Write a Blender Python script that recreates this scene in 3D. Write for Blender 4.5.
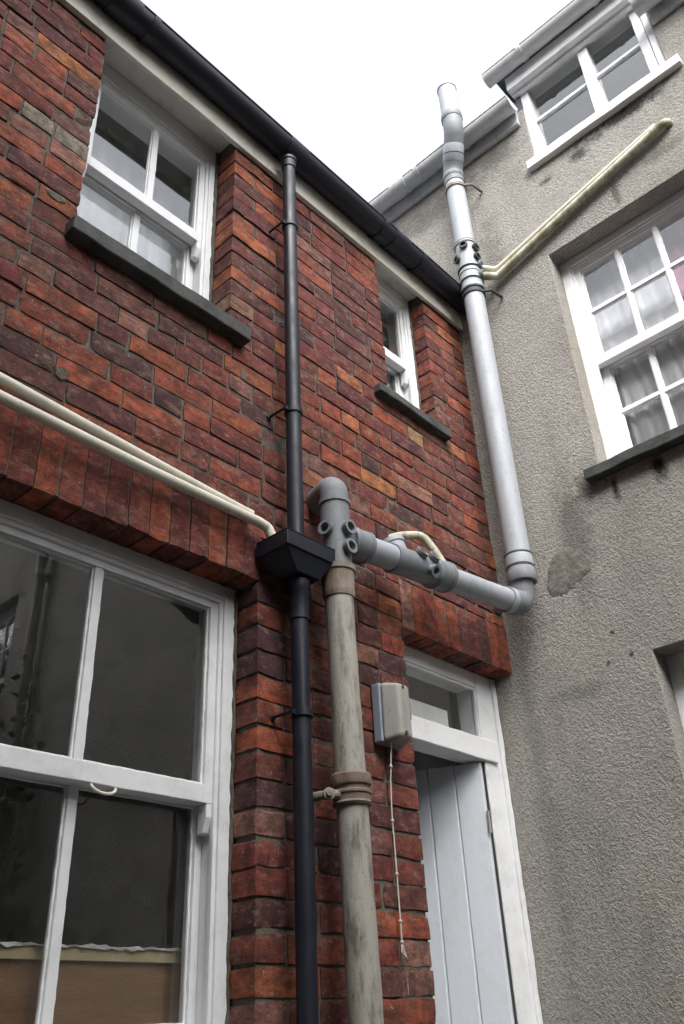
import bpy, bmesh, math, random
from mathutils import Vector, Matrix
import numpy as np

random.seed(11)
rng = np.random.default_rng(5)
S = bpy.context.scene
for o in list(bpy.data.objects):
    bpy.data.objects.remove(o)

# ------------------------------------------------------------------ camera
cam = bpy.data.cameras.new('camera')
cam.sensor_fit = 'VERTICAL'
cam.sensor_height = 36.0
cam.lens = 36.0 * 864.9 / 1024.0
cam.clip_start, cam.clip_end = 0.05, 400.0
camo = bpy.data.objects.new('camera', cam)
S.collection.objects.link(camo)
S.camera = camo
_r = Vector((0.68124629, -0.73071637, -0.04423896))
_u = Vector((-0.35505875, -0.38265954, 0.85293901))
_f = Vector((0.64018496, 0.56535411, 0.52013263))
camo.matrix_world = Matrix(((_r.x, _u.x, -_f.x, -3.07), (_r.y, _u.y, -_f.y, -1.8),
                            (_r.z, _u.z, -_f.z, 1.5), (0, 0, 0, 1)))

# ------------------------------------------------------------------ sky, sun, exposure
SUN_DIR = Vector((-0.47, -0.50, 0.73)).normalized()      # towards the sun, veiled by cloud
elev = math.asin(SUN_DIR.z)
w = bpy.data.worlds.new('World')
S.world = w
w.use_nodes = True
nt = w.node_tree
bg = nt.nodes['Background']
sky = nt.nodes.new('ShaderNodeTexSky')
sky.sky_type = 'NISHITA'
sky.sun_disc = False
sky.sun_elevation = elev
sky.sun_rotation = math.atan2(SUN_DIR.x, SUN_DIR.y)
sky.air_density = 1.0
sky.dust_density = 4.0
hs = nt.nodes.new('ShaderNodeHueSaturation')              # cloud cover takes the blue out
hs.inputs['Saturation'].default_value = 0.2
nt.links.new(sky.outputs[0], hs.inputs['Color'])
nt.links.new(hs.outputs[0], bg.inputs['Color'])
bg.inputs['Strength'].default_value = 0.15
sun = bpy.data.lights.new('sun', 'SUN')
sun.energy = 0.85
sun.angle = math.radians(70)          # bright overcast: the whole upper sky glows
sun.color = (1.0, 0.985, 0.96)
suno = bpy.data.objects.new('sun', sun)
S.collection.objects.link(suno)
suno.rotation_euler = (-SUN_DIR).to_track_quat('-Z', 'Y').to_euler()
suno.location = (-5, -4, 14)
S.view_settings.view_transform = 'Standard'
S.view_settings.look = 'None'
S.view_settings.gamma = 1.0
S.view_settings.use_curve_mapping = False
S.view_settings.exposure = 1.96
S.render.engine = 'CYCLES'
S.cycles.max_bounces = 8
S.cycles.use_denoising = True
S.cycles.denoising_input_passes = 'RGB_ALBEDO_NORMAL'
S.cycles.denoising_prefilter = 'NONE'
S.cycles.transparent_max_bounces = 12

# ------------------------------------------------------------------ materials
class NT:
    def __init__(s, name):
        s.m = bpy.data.materials.new(name)
        s.m.use_nodes = True
        s.t = s.m.node_tree
        s.b = s.t.nodes['Principled BSDF']
        s.tc = s.t.nodes.new('ShaderNodeTexCoord')
    def n(s, typ, **kw):
        nd = s.t.nodes.new(typ)
        for k, v in kw.items():
            setattr(nd, k, v)
        return nd
    def l(s, a, b):
        s.t.links.new(a, b)
    def coord(s, scale=(1, 1, 1)):
        mp = s.n('ShaderNodeMapping')
        mp.inputs['Scale'].default_value = scale
        s.l(s.tc.outputs['Object'], mp.inputs['Vector'])
        return mp.outputs[0]
    def noise(s, scale, detail=4, rough=0.55, stretch=(1, 1, 1), dist=0.0):
        nd = s.n('ShaderNodeTexNoise')
        nd.inputs['Scale'].default_value = scale
        nd.inputs['Detail'].default_value = detail
        nd.inputs['Roughness'].default_value = rough
        nd.inputs['Distortion'].default_value = dist
        s.l(s.coord(stretch), nd.inputs['Vector'])
        return nd.outputs['Fac']
    def ramp(s, fac, lo, hi, a=0.0, b=1.0):
        nd = s.n('ShaderNodeMapRange')
        nd.inputs['From Min'].default_value = lo
        nd.inputs['From Max'].default_value = hi
        nd.inputs['To Min'].default_value = a
        nd.inputs['To Max'].default_value = b
        s.l(fac, nd.inputs['Value'])
        return nd.outputs[0]
    def mix(s, fac, a, b, mode='MIX'):
        nd = s.n('ShaderNodeMix', data_type='RGBA', blend_type=mode)
        for sock, v in ((nd.inputs[0], fac), (nd.inputs[6], a), (nd.inputs[7], b)):
            if isinstance(v, (int, float)):
                sock.default_value = v
            elif isinstance(v, tuple):
                sock.default_value = v if len(v) == 4 else (*v, 1)
            else:
                s.l(v, sock)
        return nd.outputs[2]
    def mth(s, op, a, b=0.5):
        nd = s.n('ShaderNodeMath', operation=op)
        for sock, v in ((nd.inputs[0], a), (nd.inputs[1], b)):
            if isinstance(v, (int, float)):
                sock.default_value = v
            else:
                s.l(v, sock)
        return nd.outputs[0]
    def bump(s, h, dist, strength=1.0, prev=None):
        nd = s.n('ShaderNodeBump')
        nd.inputs['Strength'].default_value = strength
        nd.inputs['Distance'].default_value = dist
        s.l(h, nd.inputs['Height'])
        if prev is not None:
            s.l(prev, nd.inputs['Normal'])
        return nd.outputs[0]
    def done(s, col=None, rough=None, normal=None, spec=None):
        for key, v in (('Base Color', col), ('Roughness', rough), ('Specular IOR Level', spec)):
            if v is None:
                continue
            if isinstance(v, (int, float)):
                s.b.inputs[key].default_value = v
            elif isinstance(v, tuple):
                s.b.inputs[key].default_value = (*v, 1)
            else:
                s.l(v, s.b.inputs[key])
        if normal is not None:
            s.l(normal, s.b.inputs['Normal'])
        return s.m

def mat_brick():
    k = NT('brick')
    at = k.n('ShaderNodeAttribute', attribute_name='brick_colour')
    big = k.noise(21, 6, 0.7)
    c = k.mix(1.0, at.outputs['Color'], k.mix(k.ramp(big, 0.32, 0.68), (0.42, 0.40, 0.43), (1.65, 1.6, 1.52)), 'MULTIPLY')
    fine = k.noise(160, 4, 0.7)
    c = k.mix(k.ramp(fine, 0.5, 0.72, 0, 0.55), c, (0.045, 0.022, 0.02))
    soot = k.noise(8, 7, 0.75)
    c = k.mix(k.ramp(soot, 0.5, 0.66, 0, 0.6), c, (0.035, 0.02, 0.02))
    smear = k.noise(16, 8, 0.8, (1, 1, 1.4))
    c = k.mix(k.ramp(smear, 0.545, 0.64, 0, 0.55), c, (0.19, 0.16, 0.13))
    speck = k.noise(85, 2, 0.5)
    c = k.mix(k.ramp(speck, 0.725, 0.75, 0, 0.75), c, (0.42, 0.39, 0.35))
    drag = k.noise(38, 5, 0.7, (0.45, 0.45, 1.6))
    c = k.mix(k.ramp(drag, 0.47, 0.62, 0, 0.6), c, (0.06, 0.026, 0.024))
    pale = k.noise(31, 6, 0.75, (0.6, 0.6, 1.3))
    c = k.mix(k.ramp(pale, 0.54, 0.68, 0, 0.55), c, (0.33, 0.20, 0.16))
    pit = k.ramp(k.noise(120, 4, 0.75), 0.60, 0.68)
    c = k.mix(k.mth('MULTIPLY', pit, 0.6), c, (0.03, 0.018, 0.016))
    drip = k.noise(55, 2, 0.5, (1, 1, 0.14))
    c = k.mix(k.ramp(drip, 0.77, 0.80, 0, 0.6), c, (0.5, 0.48, 0.44))
    n1 = k.bump(k.noise(75, 6, 0.75), 0.0025, 0.7)
    n2 = k.bump(k.mth('SUBTRACT', k.noise(330, 3, 0.7), pit), 0.002, 0.8, n1)
    return k.done(c, 0.88, n2, 0.3)

def mat_mortar():
    k = NT('mortar')
    c = k.mix(k.noise(18, 6, 0.7), (0.06, 0.053, 0.043), (0.20, 0.18, 0.145))
    c = k.mix(k.ramp(k.noise(5, 5, 0.7), 0.52, 0.68, 0, 0.8), c, (0.03, 0.028, 0.022))
    c = k.mix(k.ramp(k.noise(300, 2, 0.6), 0.55, 0.75, 0, 0.5), c, (0.3, 0.28, 0.24))
    n = k.bump(k.noise(120, 5, 0.7), 0.005, 1.0)
    return k.done(c, 0.95, n, 0.2)

STAINS = [
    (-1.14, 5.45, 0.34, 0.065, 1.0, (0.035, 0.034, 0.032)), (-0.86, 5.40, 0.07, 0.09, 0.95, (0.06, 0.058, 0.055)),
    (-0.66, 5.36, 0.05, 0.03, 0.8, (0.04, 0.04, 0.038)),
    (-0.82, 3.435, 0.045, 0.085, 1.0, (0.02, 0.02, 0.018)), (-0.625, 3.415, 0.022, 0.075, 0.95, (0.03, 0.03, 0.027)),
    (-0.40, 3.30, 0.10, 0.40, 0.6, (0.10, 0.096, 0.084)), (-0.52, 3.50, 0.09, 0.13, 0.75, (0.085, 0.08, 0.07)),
    (-0.47, 2.82, 0.014, 0.014, 0.9, (0.04, 0.035, 0.03)), (-0.43, 2.70, 0.012, 0.014, 0.9, (0.04, 0.035, 0.03)), (-0.53, 2.71, 0.012, 0.012, 0.9, (0.04, 0.035, 0.03)),
    (-0.98, 4.98, 0.03, 0.11, 0.75, (0.09, 0.085, 0.07)), (-1.25, 5.05, 0.20, 0.05, 0.55, (0.12, 0.115, 0.10)),
    (0.15, 5.72, 0.55, 0.13, 0.6, (0.10, 0.098, 0.092)), (-0.42, 5.78, 0.20, 0.10, 0.55, (0.11, 0.108, 0.10)),
    (-0.28, 5.1, 0.10, 0.50, 0.5, (0.14, 0.135, 0.12)), (-0.58, 4.1, 0.035, 0.55, 0.35, (0.30, 0.245, 0.19)),
    (-0.30, 2.62, 0.16, 0.05, 0.45, (0.12, 0.118, 0.105)), (-0.06, 3.2, 0.06, 2.2, 0.35, (0.12, 0.115, 0.10)),  # the last entry darkens a tall strip along the inner wall corner
]
def mat_render():
    k = NT('roughcast')
    cl = k.noise(1.6, 6, 0.7)
    c = k.mix(k.ramp(cl, 0.3, 0.7), (0.285, 0.273, 0.250), (0.385, 0.369, 0.338))
    drip = k.noise(3.2, 5, 0.7, (1.6, 1.6, 0.3))
    c = k.mix(k.ramp(drip, 0.55, 0.75, 0, 0.32), c, (0.13, 0.122, 0.105))
    brn = k.noise(2.3, 5, 0.65)
    c = k.mix(k.ramp(brn, 0.6, 0.75, 0, 0.45), c, (0.30, 0.235, 0.17))
    def stones(scale, cut, reach):
        v = k.n('ShaderNodeTexVoronoi', feature='F1')
        v.inputs['Scale'].default_value = scale
        k.l(k.tc.outputs['Object'], v.inputs['Vector'])
        dome = k.ramp(v.outputs['Distance'], 0.05, reach, 1.0, 0.0)
        sep = k.n('ShaderNodeSeparateColor')
        k.l(v.outputs['Color'], sep.inputs[0])
        return k.mth('MULTIPLY', dome, k.ramp(sep.outputs[0], cut, 1.0, 0.0, 1.0))
    g1 = k.ramp(k.noise(82, 3, 0.62, dist=0.6), 0.36, 0.70, 0.0, 1.1)
    g2 = stones(150, 0.35, 0.55)
    fine = k.noise(210, 5, 0.75)
    grain = k.mth('ADD', k.mth('ADD', g1, k.mth('MULTIPLY', g2, 0.55)), k.mth('MULTIPLY', fine, 0.6))
    c = k.mix(k.ramp(grain, 0.25, 1.2, 0.0, 1.0), k.mix(1.0, c, (0.78, 0.775, 0.765), 'MULTIPLY'), k.mix(1.0, c, (1.1, 1.1, 1.1), 'MULTIPLY'))
    c = k.mix(k.ramp(k.noise(34, 2, 0.5), 0.745, 0.765, 0, 0.85), c, (0.03, 0.028, 0.024))
    # stains where water has run, and other darker patches: (y, z, half width, half height, strength, colour), in the wall's own coordinates
    sx = k.n('ShaderNodeSeparateXYZ')
    k.l(k.tc.outputs['Object'], sx.inputs[0])
    edge = k.noise(13, 6, 0.75)
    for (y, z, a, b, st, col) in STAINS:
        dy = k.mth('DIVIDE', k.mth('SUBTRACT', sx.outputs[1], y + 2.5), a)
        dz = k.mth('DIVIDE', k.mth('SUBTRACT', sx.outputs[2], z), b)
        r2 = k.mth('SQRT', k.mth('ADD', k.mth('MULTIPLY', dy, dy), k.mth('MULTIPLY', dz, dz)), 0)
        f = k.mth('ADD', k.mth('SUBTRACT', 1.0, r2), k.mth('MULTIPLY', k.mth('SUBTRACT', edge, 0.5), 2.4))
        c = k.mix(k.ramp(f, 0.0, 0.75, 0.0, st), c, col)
    n = k.bump(grain, 0.0065, 0.7)
    n = k.bump(k.noise(5, 3, 0.5), 0.02, 0.4, n)
    return k.done(c, 0.93, n, 0.2)

def mat_paint(name, base=(0.78, 0.79, 0.8), dirt=(0.36, 0.34, 0.29), amount=0.35, rough=0.42):
    k = NT(name)
    c = k.mix(k.ramp(k.noise(9, 6, 0.7), 0.5, 0.78, 0, amount), base, dirt)
    c = k.mix(k.ramp(k.noise(95, 3, 0.6), 0.66, 0.75, 0, amount), c, dirt)
    n = k.bump(k.noise(30, 3, 0.5, (1, 1, 0.4)), 0.004, 0.35)
    n = k.bump(k.noise(190, 3, 0.6), 0.0008, 0.6, n)
    return k.done(c, rough, n, 0.4)

def mat_pipe(name, base, stain, amount=0.5, rough=0.42, grain=0.25, lo=0.5, hi=0.75, sc=6, st=0.45):
    k = NT(name)
    c = k.mix(k.ramp(k.noise(sc, 7, 0.75, (1.6, 1.6, st)), lo, hi, 0, amount), base, stain)
    c = k.mix(k.ramp(k.noise(70, 4, 0.7, (1, 1, 0.6)), 0.6, 0.72, 0, amount * 0.8), c, tuple(0.45 * x for x in stain))
    n = k.bump(k.noise(45, 4, 0.6), 0.003, grain)
    return k.done(c, k.ramp(k.noise(14, 4), 0.3, 0.7, rough - 0.08, rough + 0.15), n, 0.4)

def mat_glass():
    m = bpy.data.materials.new('window_glass')
    m.use_nodes = True
    t = m.node_tree
    t.nodes.remove(t.nodes['Principled BSDF'])
    out = t.nodes['Material Output']
    fr = t.nodes.new('ShaderNodeFresnel')
    ge = t.nodes.new('ShaderNodeNewGeometry')
    io = t.nodes.new('ShaderNodeMapRange')              # the pane reflects alike from both sides
    io.inputs['To Min'].default_value = 1.52
    io.inputs['To Max'].default_value = 1 / 1.52
    t.links.new(ge.outputs['Backfacing'], io.inputs['Value'])
    t.links.new(io.outputs[0], fr.inputs['IOR'])
    mu = t.nodes.new('ShaderNodeMath')
    mu.operation = 'MULTIPLY'
    mu.inputs[1].default_value = 1.85
    mu.use_clamp = True
    t.links.new(fr.outputs[0], mu.inputs[0])
    tc = t.nodes.new('ShaderNodeTexCoord')
    nz = t.nodes.new('ShaderNodeTexNoise')
    nz.inputs['Scale'].default_value = 4.5
    nz.inputs['Detail'].default_value = 2
    t.links.new(tc.outputs['Object'], nz.inputs['Vector'])
    bp = t.nodes.new('ShaderNodeBump')
    bp.inputs['Strength'].default_value = 0.25
    bp.inputs['Distance'].default_value = 0.0012
    t.links.new(nz.outputs['Fac'], bp.inputs['Height'])
    gl = t.nodes.new('ShaderNodeBsdfGlossy')
    gl.inputs['Roughness'].default_value = 0.015
    gl.inputs['Color'].default_value = (0.96, 0.98, 1, 1)
    t.links.new(bp.outputs[0], gl.inputs['Normal'])
    tr = t.nodes.new('ShaderNodeBsdfTransparent')
    tr.inputs['Color'].default_value = (0.95, 0.965, 0.96, 1)
    # thin film of grime on the pane
    df = t.nodes.new('ShaderNodeBsdfDiffuse')
    df.inputs['Color'].default_value = (0.4, 0.4, 0.38, 1)
    n2 = t.nodes.new('ShaderNodeTexNoise')
    n2.inputs['Scale'].default_value = 22
    n2.inputs['Detail'].default_value = 7
    n2.inputs['Roughness'].default_value = 0.75
    t.links.new(tc.outputs['Object'], n2.inputs['Vector'])
    mr = t.nodes.new('ShaderNodeMapRange')
    mr.inputs['From Min'].default_value = 0.4
    mr.inputs['From Max'].default_value = 0.8
    mr.inputs['To Min'].default_value = 0.02
    mr.inputs['To Max'].default_value = 0.08
    t.links.new(n2.outputs['Fac'], mr.inputs['Value'])
    mg = t.nodes.new('ShaderNodeMixShader')
    t.links.new(mr.outputs[0], mg.inputs[0])
    t.links.new(tr.outputs[0], mg.inputs[1])
    t.links.new(df.outputs[0], mg.inputs[2])
    mx = t.nodes.new('ShaderNodeMixShader')
    t.links.new(mu.outputs[0], mx.inputs[0])
    t.links.new(mg.outputs[0], mx.inputs[1])
    t.links.new(gl.outputs[0], mx.inputs[2])
    t.links.new(mx.outputs[0], out.inputs['Surface'])
    return m

def mat_plain(name, a, b, scale=8, rough=0.8, bump=0.003, stretch=(1, 1, 1), bs=60):
    k = NT(name)
    c = k.mix(k.ramp(k.noise(scale, 6, 0.65, stretch), 0.3, 0.7), a, b)
    n = k.bump(k.noise(bs, 4, 0.6, stretch), bump, 0.6)
    return k.done(c, rough, n, 0.3)

def mat_curtain():
    k = NT('net_curtain')
    k.b.inputs['Transmission Weight'].default_value = 0.0
    k.b.inputs['Emission Strength'].default_value = 0.0
    return k.done(k.mix(k.noise(30, 3), (0.56, 0.56, 0.60), (0.66, 0.66, 0.69)), 0.9)

M = dict(
    brick=mat_brick(), mortar=mat_mortar(), render=mat_render(),
    white=mat_paint('white_gloss_paint'),
    door=mat_paint('pale_door_paint', (0.70, 0.735, 0.79), (0.42, 0.42, 0.4), 0.3, 0.45),
    fascia=mat_paint('weathered_cream_paint', (0.68, 0.65, 0.57), (0.3, 0.27, 0.2), 0.7, 0.6),
    soffit=mat_paint('dull_white_paint', (0.74, 0.74, 0.71), (0.3, 0.28, 0.24), 0.6, 0.6),
    slate=mat_plain('painted_stone', (0.03, 0.033, 0.033), (0.085, 0.088, 0.082), 14, 0.75, 0.004, bs=70),
    sillwhite=mat_paint('white_sill_paint', (0.8, 0.8, 0.8), (0.3, 0.3, 0.28), 0.3, 0.45),
    black=mat_pipe('black_plastic', (0.0085, 0.011, 0.020), (0.028, 0.028, 0.03), 0.35, 0.44, 0.08),
    grey=mat_pipe('grey_plastic', (0.37, 0.39, 0.425), (0.2, 0.205, 0.2), 0.6, 0.5, 0.12),
    greydirty=mat_pipe('weathered_grey_plastic', (0.20, 0.215, 0.23), (0.10, 0.10, 0.092), 0.75, 0.55, 0.2),
    iron=mat_pipe('weathered_iron', (0.36, 0.345, 0.305), (0.10, 0.088, 0.068), 0.85, 0.6, 0.6, 0.48, 0.66, 17, 0.4),
    rusty=mat_pipe('rusty_iron', (0.25, 0.215, 0.18), (0.12, 0.07, 0.042), 0.9, 0.7, 0.9, 0.4, 0.66),
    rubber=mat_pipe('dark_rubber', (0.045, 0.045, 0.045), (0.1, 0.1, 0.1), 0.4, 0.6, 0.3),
    cream=mat_pipe('cream_plastic', (0.70, 0.67, 0.57), (0.38, 0.35, 0.26), 0.5, 0.4, 0.04),
    creamdirty=mat_pipe('mossy_cream_plastic', (0.62, 0.59, 0.47), (0.16, 0.145, 0.075), 0.9, 0.5, 0.05, 0.42, 0.62),
    gutgrey=mat_pipe('pale_grey_gutter', (0.55, 0.56, 0.57), (0.2, 0.2, 0.19), 0.65, 0.5, 0.15),
    gutpale=mat_pipe('pale_gutter', (0.62, 0.63, 0.64), (0.36, 0.36, 0.35), 0.5, 0.5, 0.05),
    boxcover=mat_pipe('aged_beige_plastic', (0.33, 0.32, 0.295), (0.17, 0.16, 0.135), 0.7, 0.42, 0.1),
    boxback=mat_pipe('blue_grey_plastic', (0.25, 0.30, 0.36), (0.14, 0.15, 0.16), 0.5, 0.45, 0.1),
    glass=mat_glass(),
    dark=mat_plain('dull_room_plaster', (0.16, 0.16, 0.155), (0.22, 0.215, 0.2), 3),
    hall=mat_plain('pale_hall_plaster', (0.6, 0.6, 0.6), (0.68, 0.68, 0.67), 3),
    ply=mat_plain('plywood', (0.13, 0.072, 0.034), (0.22, 0.125, 0.06), 4, 0.7, 0.002, (1, 1, 6)),
    plyedge=mat_plain('splashed_plywood_edge', (0.30, 0.23, 0.115), (0.42, 0.36, 0.22), 12, 0.7),
    splash=mat_plain('splashed_paint', (0.36, 0.36, 0.33), (0.55, 0.55, 0.52), 20, 0.6),
    paper=mat_plain('pale_card', (0.6, 0.6, 0.58), (0.7, 0.7, 0.68), 9, 0.9, 0.001),
    curtain=mat_curtain(),
    pink=mat_plain('mauve_fabric', (0.35, 0.16, 0.24), (0.45, 0.22, 0.32), 9, 0.9),
    plaster=mat_plain('bare_sand_plaster', (0.10, 0.095, 0.084), (0.23, 0.215, 0.19), 26, 0.95, 0.008, bs=45),
    damp=mat_plain('black_algae', (0.02, 0.02, 0.018), (0.07, 0.066, 0.055), 40, 0.95, 0.006, bs=110),
    concrete=mat_plain('yard_concrete', (0.07, 0.068, 0.062), (0.13, 0.125, 0.115), 2.5, 0.9, 0.006),
    stone=mat_plain('rubble_stone', (0.06, 0.056, 0.05), (0.17, 0.155, 0.135), 9, 0.9, 0.02, (1, 1, 1.8), 14),
    roofslate=mat_plain('roof_slate', (0.05, 0.055, 0.065), (0.1, 0.105, 0.115), 8, 0.6, 0.004),
    leaf=mat_plain('ivy_leaf', (0.035, 0.06, 0.02), (0.075, 0.11, 0.035), 30, 0.6, 0.001),
    stem=mat_plain('woody_stem', (0.1, 0.07, 0.045), (0.17, 0.13, 0.09), 20, 0.9),
    steel=mat_plain('dull_steel', (0.25, 0.24, 0.22), (0.38, 0.37, 0.35), 60, 0.45),
    string=mat_plain('grubby_cord', (0.5, 0.48, 0.44), (0.66, 0.65, 0.62), 50, 0.8),
)

# ------------------------------------------------------------------ mesh helpers
class MB:
    def __init__(s):
        s.v, s.f, s.mi = [], [], []
    def add(s, verts, faces, mi=0):
        o = len(s.v)
        s.v.extend([tuple(p) for p in verts])
        s.f.extend([tuple(i + o for i in f) for f in faces])
        s.mi.extend([mi] * len(faces))
    def box(s, a, b, T=None, mi=0, wob=0.0, seg=0.05):
        """a box, cut along its long axis when wob > 0 so that its edges run a little uneven"""
        x0, x1 = sorted((a[0], b[0])); y0, y1 = sorted((a[1], b[1])); z0, z1 = sorted((a[2], b[2]))
        d = (x1 - x0, y1 - y0, z1 - z0)
        ax = max(range(3), key=lambda i: d[i])
        n = max(1, int(d[ax] / seg)) if wob > 0 else 1
        lo, hi = (x0, y0, z0), (x1, y1, z1)
        o1, o2 = [i for i in range(3) if i != ax]
        vs, fs = [], []
        for k in range(n + 1):
            t = lo[ax] + d[ax] * k / n
            for (p, q) in ((0, 0), (1, 0), (1, 1), (0, 1)):
                c = [0, 0, 0]
                c[ax] = t
                c[o1] = (lo, hi)[p][o1]
                c[o2] = (lo, hi)[q][o2]
                if wob and 0 < k < n:
                    c[o1] += random.gauss(0, wob)
                    c[o2] += random.gauss(0, wob)
                vs.append(c)
        for k in range(n):
            for j in range(4):
                fs.append((4 * k + j, 4 * k + (j + 1) % 4, 4 * k + 4 + (j + 1) % 4, 4 * k + 4 + j))
        fs.append((3, 2, 1, 0))
        fs.append((4 * n, 4 * n + 1, 4 * n + 2, 4 * n + 3))
        if T:
            vs = [T(*c) for c in vs]
        s.add(vs, fs, mi)
    def tube(s, pts, r, n=20, mi=0, caps=True, wob=0.0):
        pts = [Vector(p) for p in pts]
        rs = r if isinstance(r, (list, tuple)) else [r] * len(pts)
        tan = []
        for i in range(len(pts)):
            a = pts[max(i - 1, 0)]; b = pts[min(i + 1, len(pts) - 1)]
            tan.append((b - a).normalized())
        ref = Vector((0, 0, 1)) if abs(tan[0].z) < 0.9 else Vector((1, 0, 0))
        nrm = (ref - tan[0] * ref.dot(tan[0])).normalized()
        vs, fs = [], []
        for i, p in enumerate(pts):
            nrm = (nrm - tan[i] * nrm.dot(tan[i])).normalized()
            bn = tan[i].cross(nrm)
            for j in range(n):
                a = 2 * math.pi * j / n
                rr = rs[i] + (random.gauss(0, wob) if wob else 0)
                vs.append(p + (nrm * math.cos(a) + bn * math.sin(a)) * rr)
        for i in range(len(pts) - 1):
            for j in range(n):
                k = (j + 1) % n
                fs.append((i * n + j, i * n + k, (i + 1) * n + k, (i + 1) * n + j))
        if caps:
            fs.append(tuple(reversed(range(n))))
            fs.append(tuple((len(pts) - 1) * n + j for j in range(n)))
        s.add(vs, fs, mi)
    def lathe(s, p, d, prof, n=28, mi=0):
        """prof: (distance along d, radius) pairs; closed if it starts and ends at radius 0"""
        d = Vector(d).normalized(); p = Vector(p)
        s_pts = [p + d * t for t, _ in prof]
        ref = Vector((0, 0, 1)) if abs(d.z) < 0.9 else Vector((1, 0, 0))
        nr = (ref - d * ref.dot(d)).normalized(); bn = d.cross(nr)
        vs, fs = [], []
        for q, (_, r) in zip(s_pts, prof):
            for j in range(n):
                a = 2 * math.pi * j / n
                vs.append(q + (nr * math.cos(a) + bn * math.sin(a)) * max(r, 1e-4))
        for i in range(len(prof) - 1):
            for j in range(n):
                k = (j + 1) % n
                fs.append((i * n + j, i * n + k, (i + 1) * n + k, (i + 1) * n + j))
        s.add(vs, fs, mi)
    def prism(s, poly, ext, T=None, mi=0):
        """poly: list of 3D points, ext: extrusion vector"""
        e = Vector(ext); n = len(poly)
        vs = [Vector(p) for p in poly] + [Vector(p) + e for p in poly]
        fs = [tuple(range(n)), tuple(reversed(range(n, 2 * n)))]
        fs += [(i, (i + 1) % n, n + (i + 1) % n, n + i) for i in range(n)]
        if T:
            vs = [T(*c) for c in vs]
        s.add(vs, fs, mi)
    def build(s, name, mats, parent=None, bevel=0.0, smooth=False, segs=2, recalc=True, angle=0.6, label=None):
        mats = mats if isinstance(mats, (list, tuple)) else [mats]
        off = base_of(parent)
        me = bpy.data.meshes.new(name)
        me.from_pydata([(p[0] - off[0], p[1] - off[1], p[2] - off[2]) for p in s.v], [], s.f)
        for m in mats:
            me.materials.append(m)
        me.polygons.foreach_set('material_index', s.mi)
        if recalc:
            bm = bmesh.new(); bm.from_mesh(me)
            bmesh.ops.recalc_face_normals(bm, faces=bm.faces)
            bm.to_mesh(me); bm.free()
        if smooth:
            me.shade_smooth()
            me.set_sharp_from_angle(angle=angle)
        ob = bpy.data.objects.new(name, me)
        S.collection.objects.link(ob)
        if parent:
            ob.parent = parent
        if bevel:
            b = ob.modifiers.new('bevel', 'BEVEL')
            b.width = bevel; b.segments = segs; b.limit_method = 'ANGLE'; b.angle_limit = math.radians(40)
        if label:
            ob['label'] = label
        return ob

BASE = {}
def base_of(o):
    while o is not None and o.parent is not None:
        o = o.parent
    return BASE.get(o.name, (0, 0, 0)) if o else (0, 0, 0)

def thing(name, label, cat, loc, group=None):
    o = bpy.data.objects.new(name, None)
    S.collection.objects.link(o)
    o.location = loc
    o.empty_display_size = 0.2
    BASE[o.name] = tuple(loc)
    o['label'] = label; o['category'] = cat
    if group:
        o['group'] = group
    return o

def tag(o, label, cat, group=None):
    o['label'] = label; o['category'] = cat
    if group:
        o['group'] = group
    return o

def fillet(pts, rads, n=8):
    """polyline with rounded corners"""
    pts = [Vector(p) for p in pts]
    out = [pts[0]]
    for i in range(1, len(pts) - 1):
        a, b, c = pts[i - 1], pts[i], pts[i + 1]
        r = rads if isinstance(rads, (int, float)) else rads[i - 1]
        u = (a - b).normalized(); v = (c - b).normalized()
        ang = u.angle(v)
        t = min(r / math.tan(ang / 2), 0.49 * (a - b).length, 0.49 * (c - b).length) if ang < 3.1 else 0
        if t < 1e-4:
            out.append(b); continue
        r = t * math.tan(ang / 2)
        ctr = b + (u + v).normalized() * (r / math.sin(ang / 2))
        p0 = b + u * t - ctr; p1 = b + v * t - ctr
        for k in range(n + 1):
            th = math.pi - ang
            q = (p0 * math.sin((1 - k / n) * th) + p1 * math.sin(k / n * th)) / math.sin(th)
            out.append(ctr + q)
    out.append(pts[-1])
    return out

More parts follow.
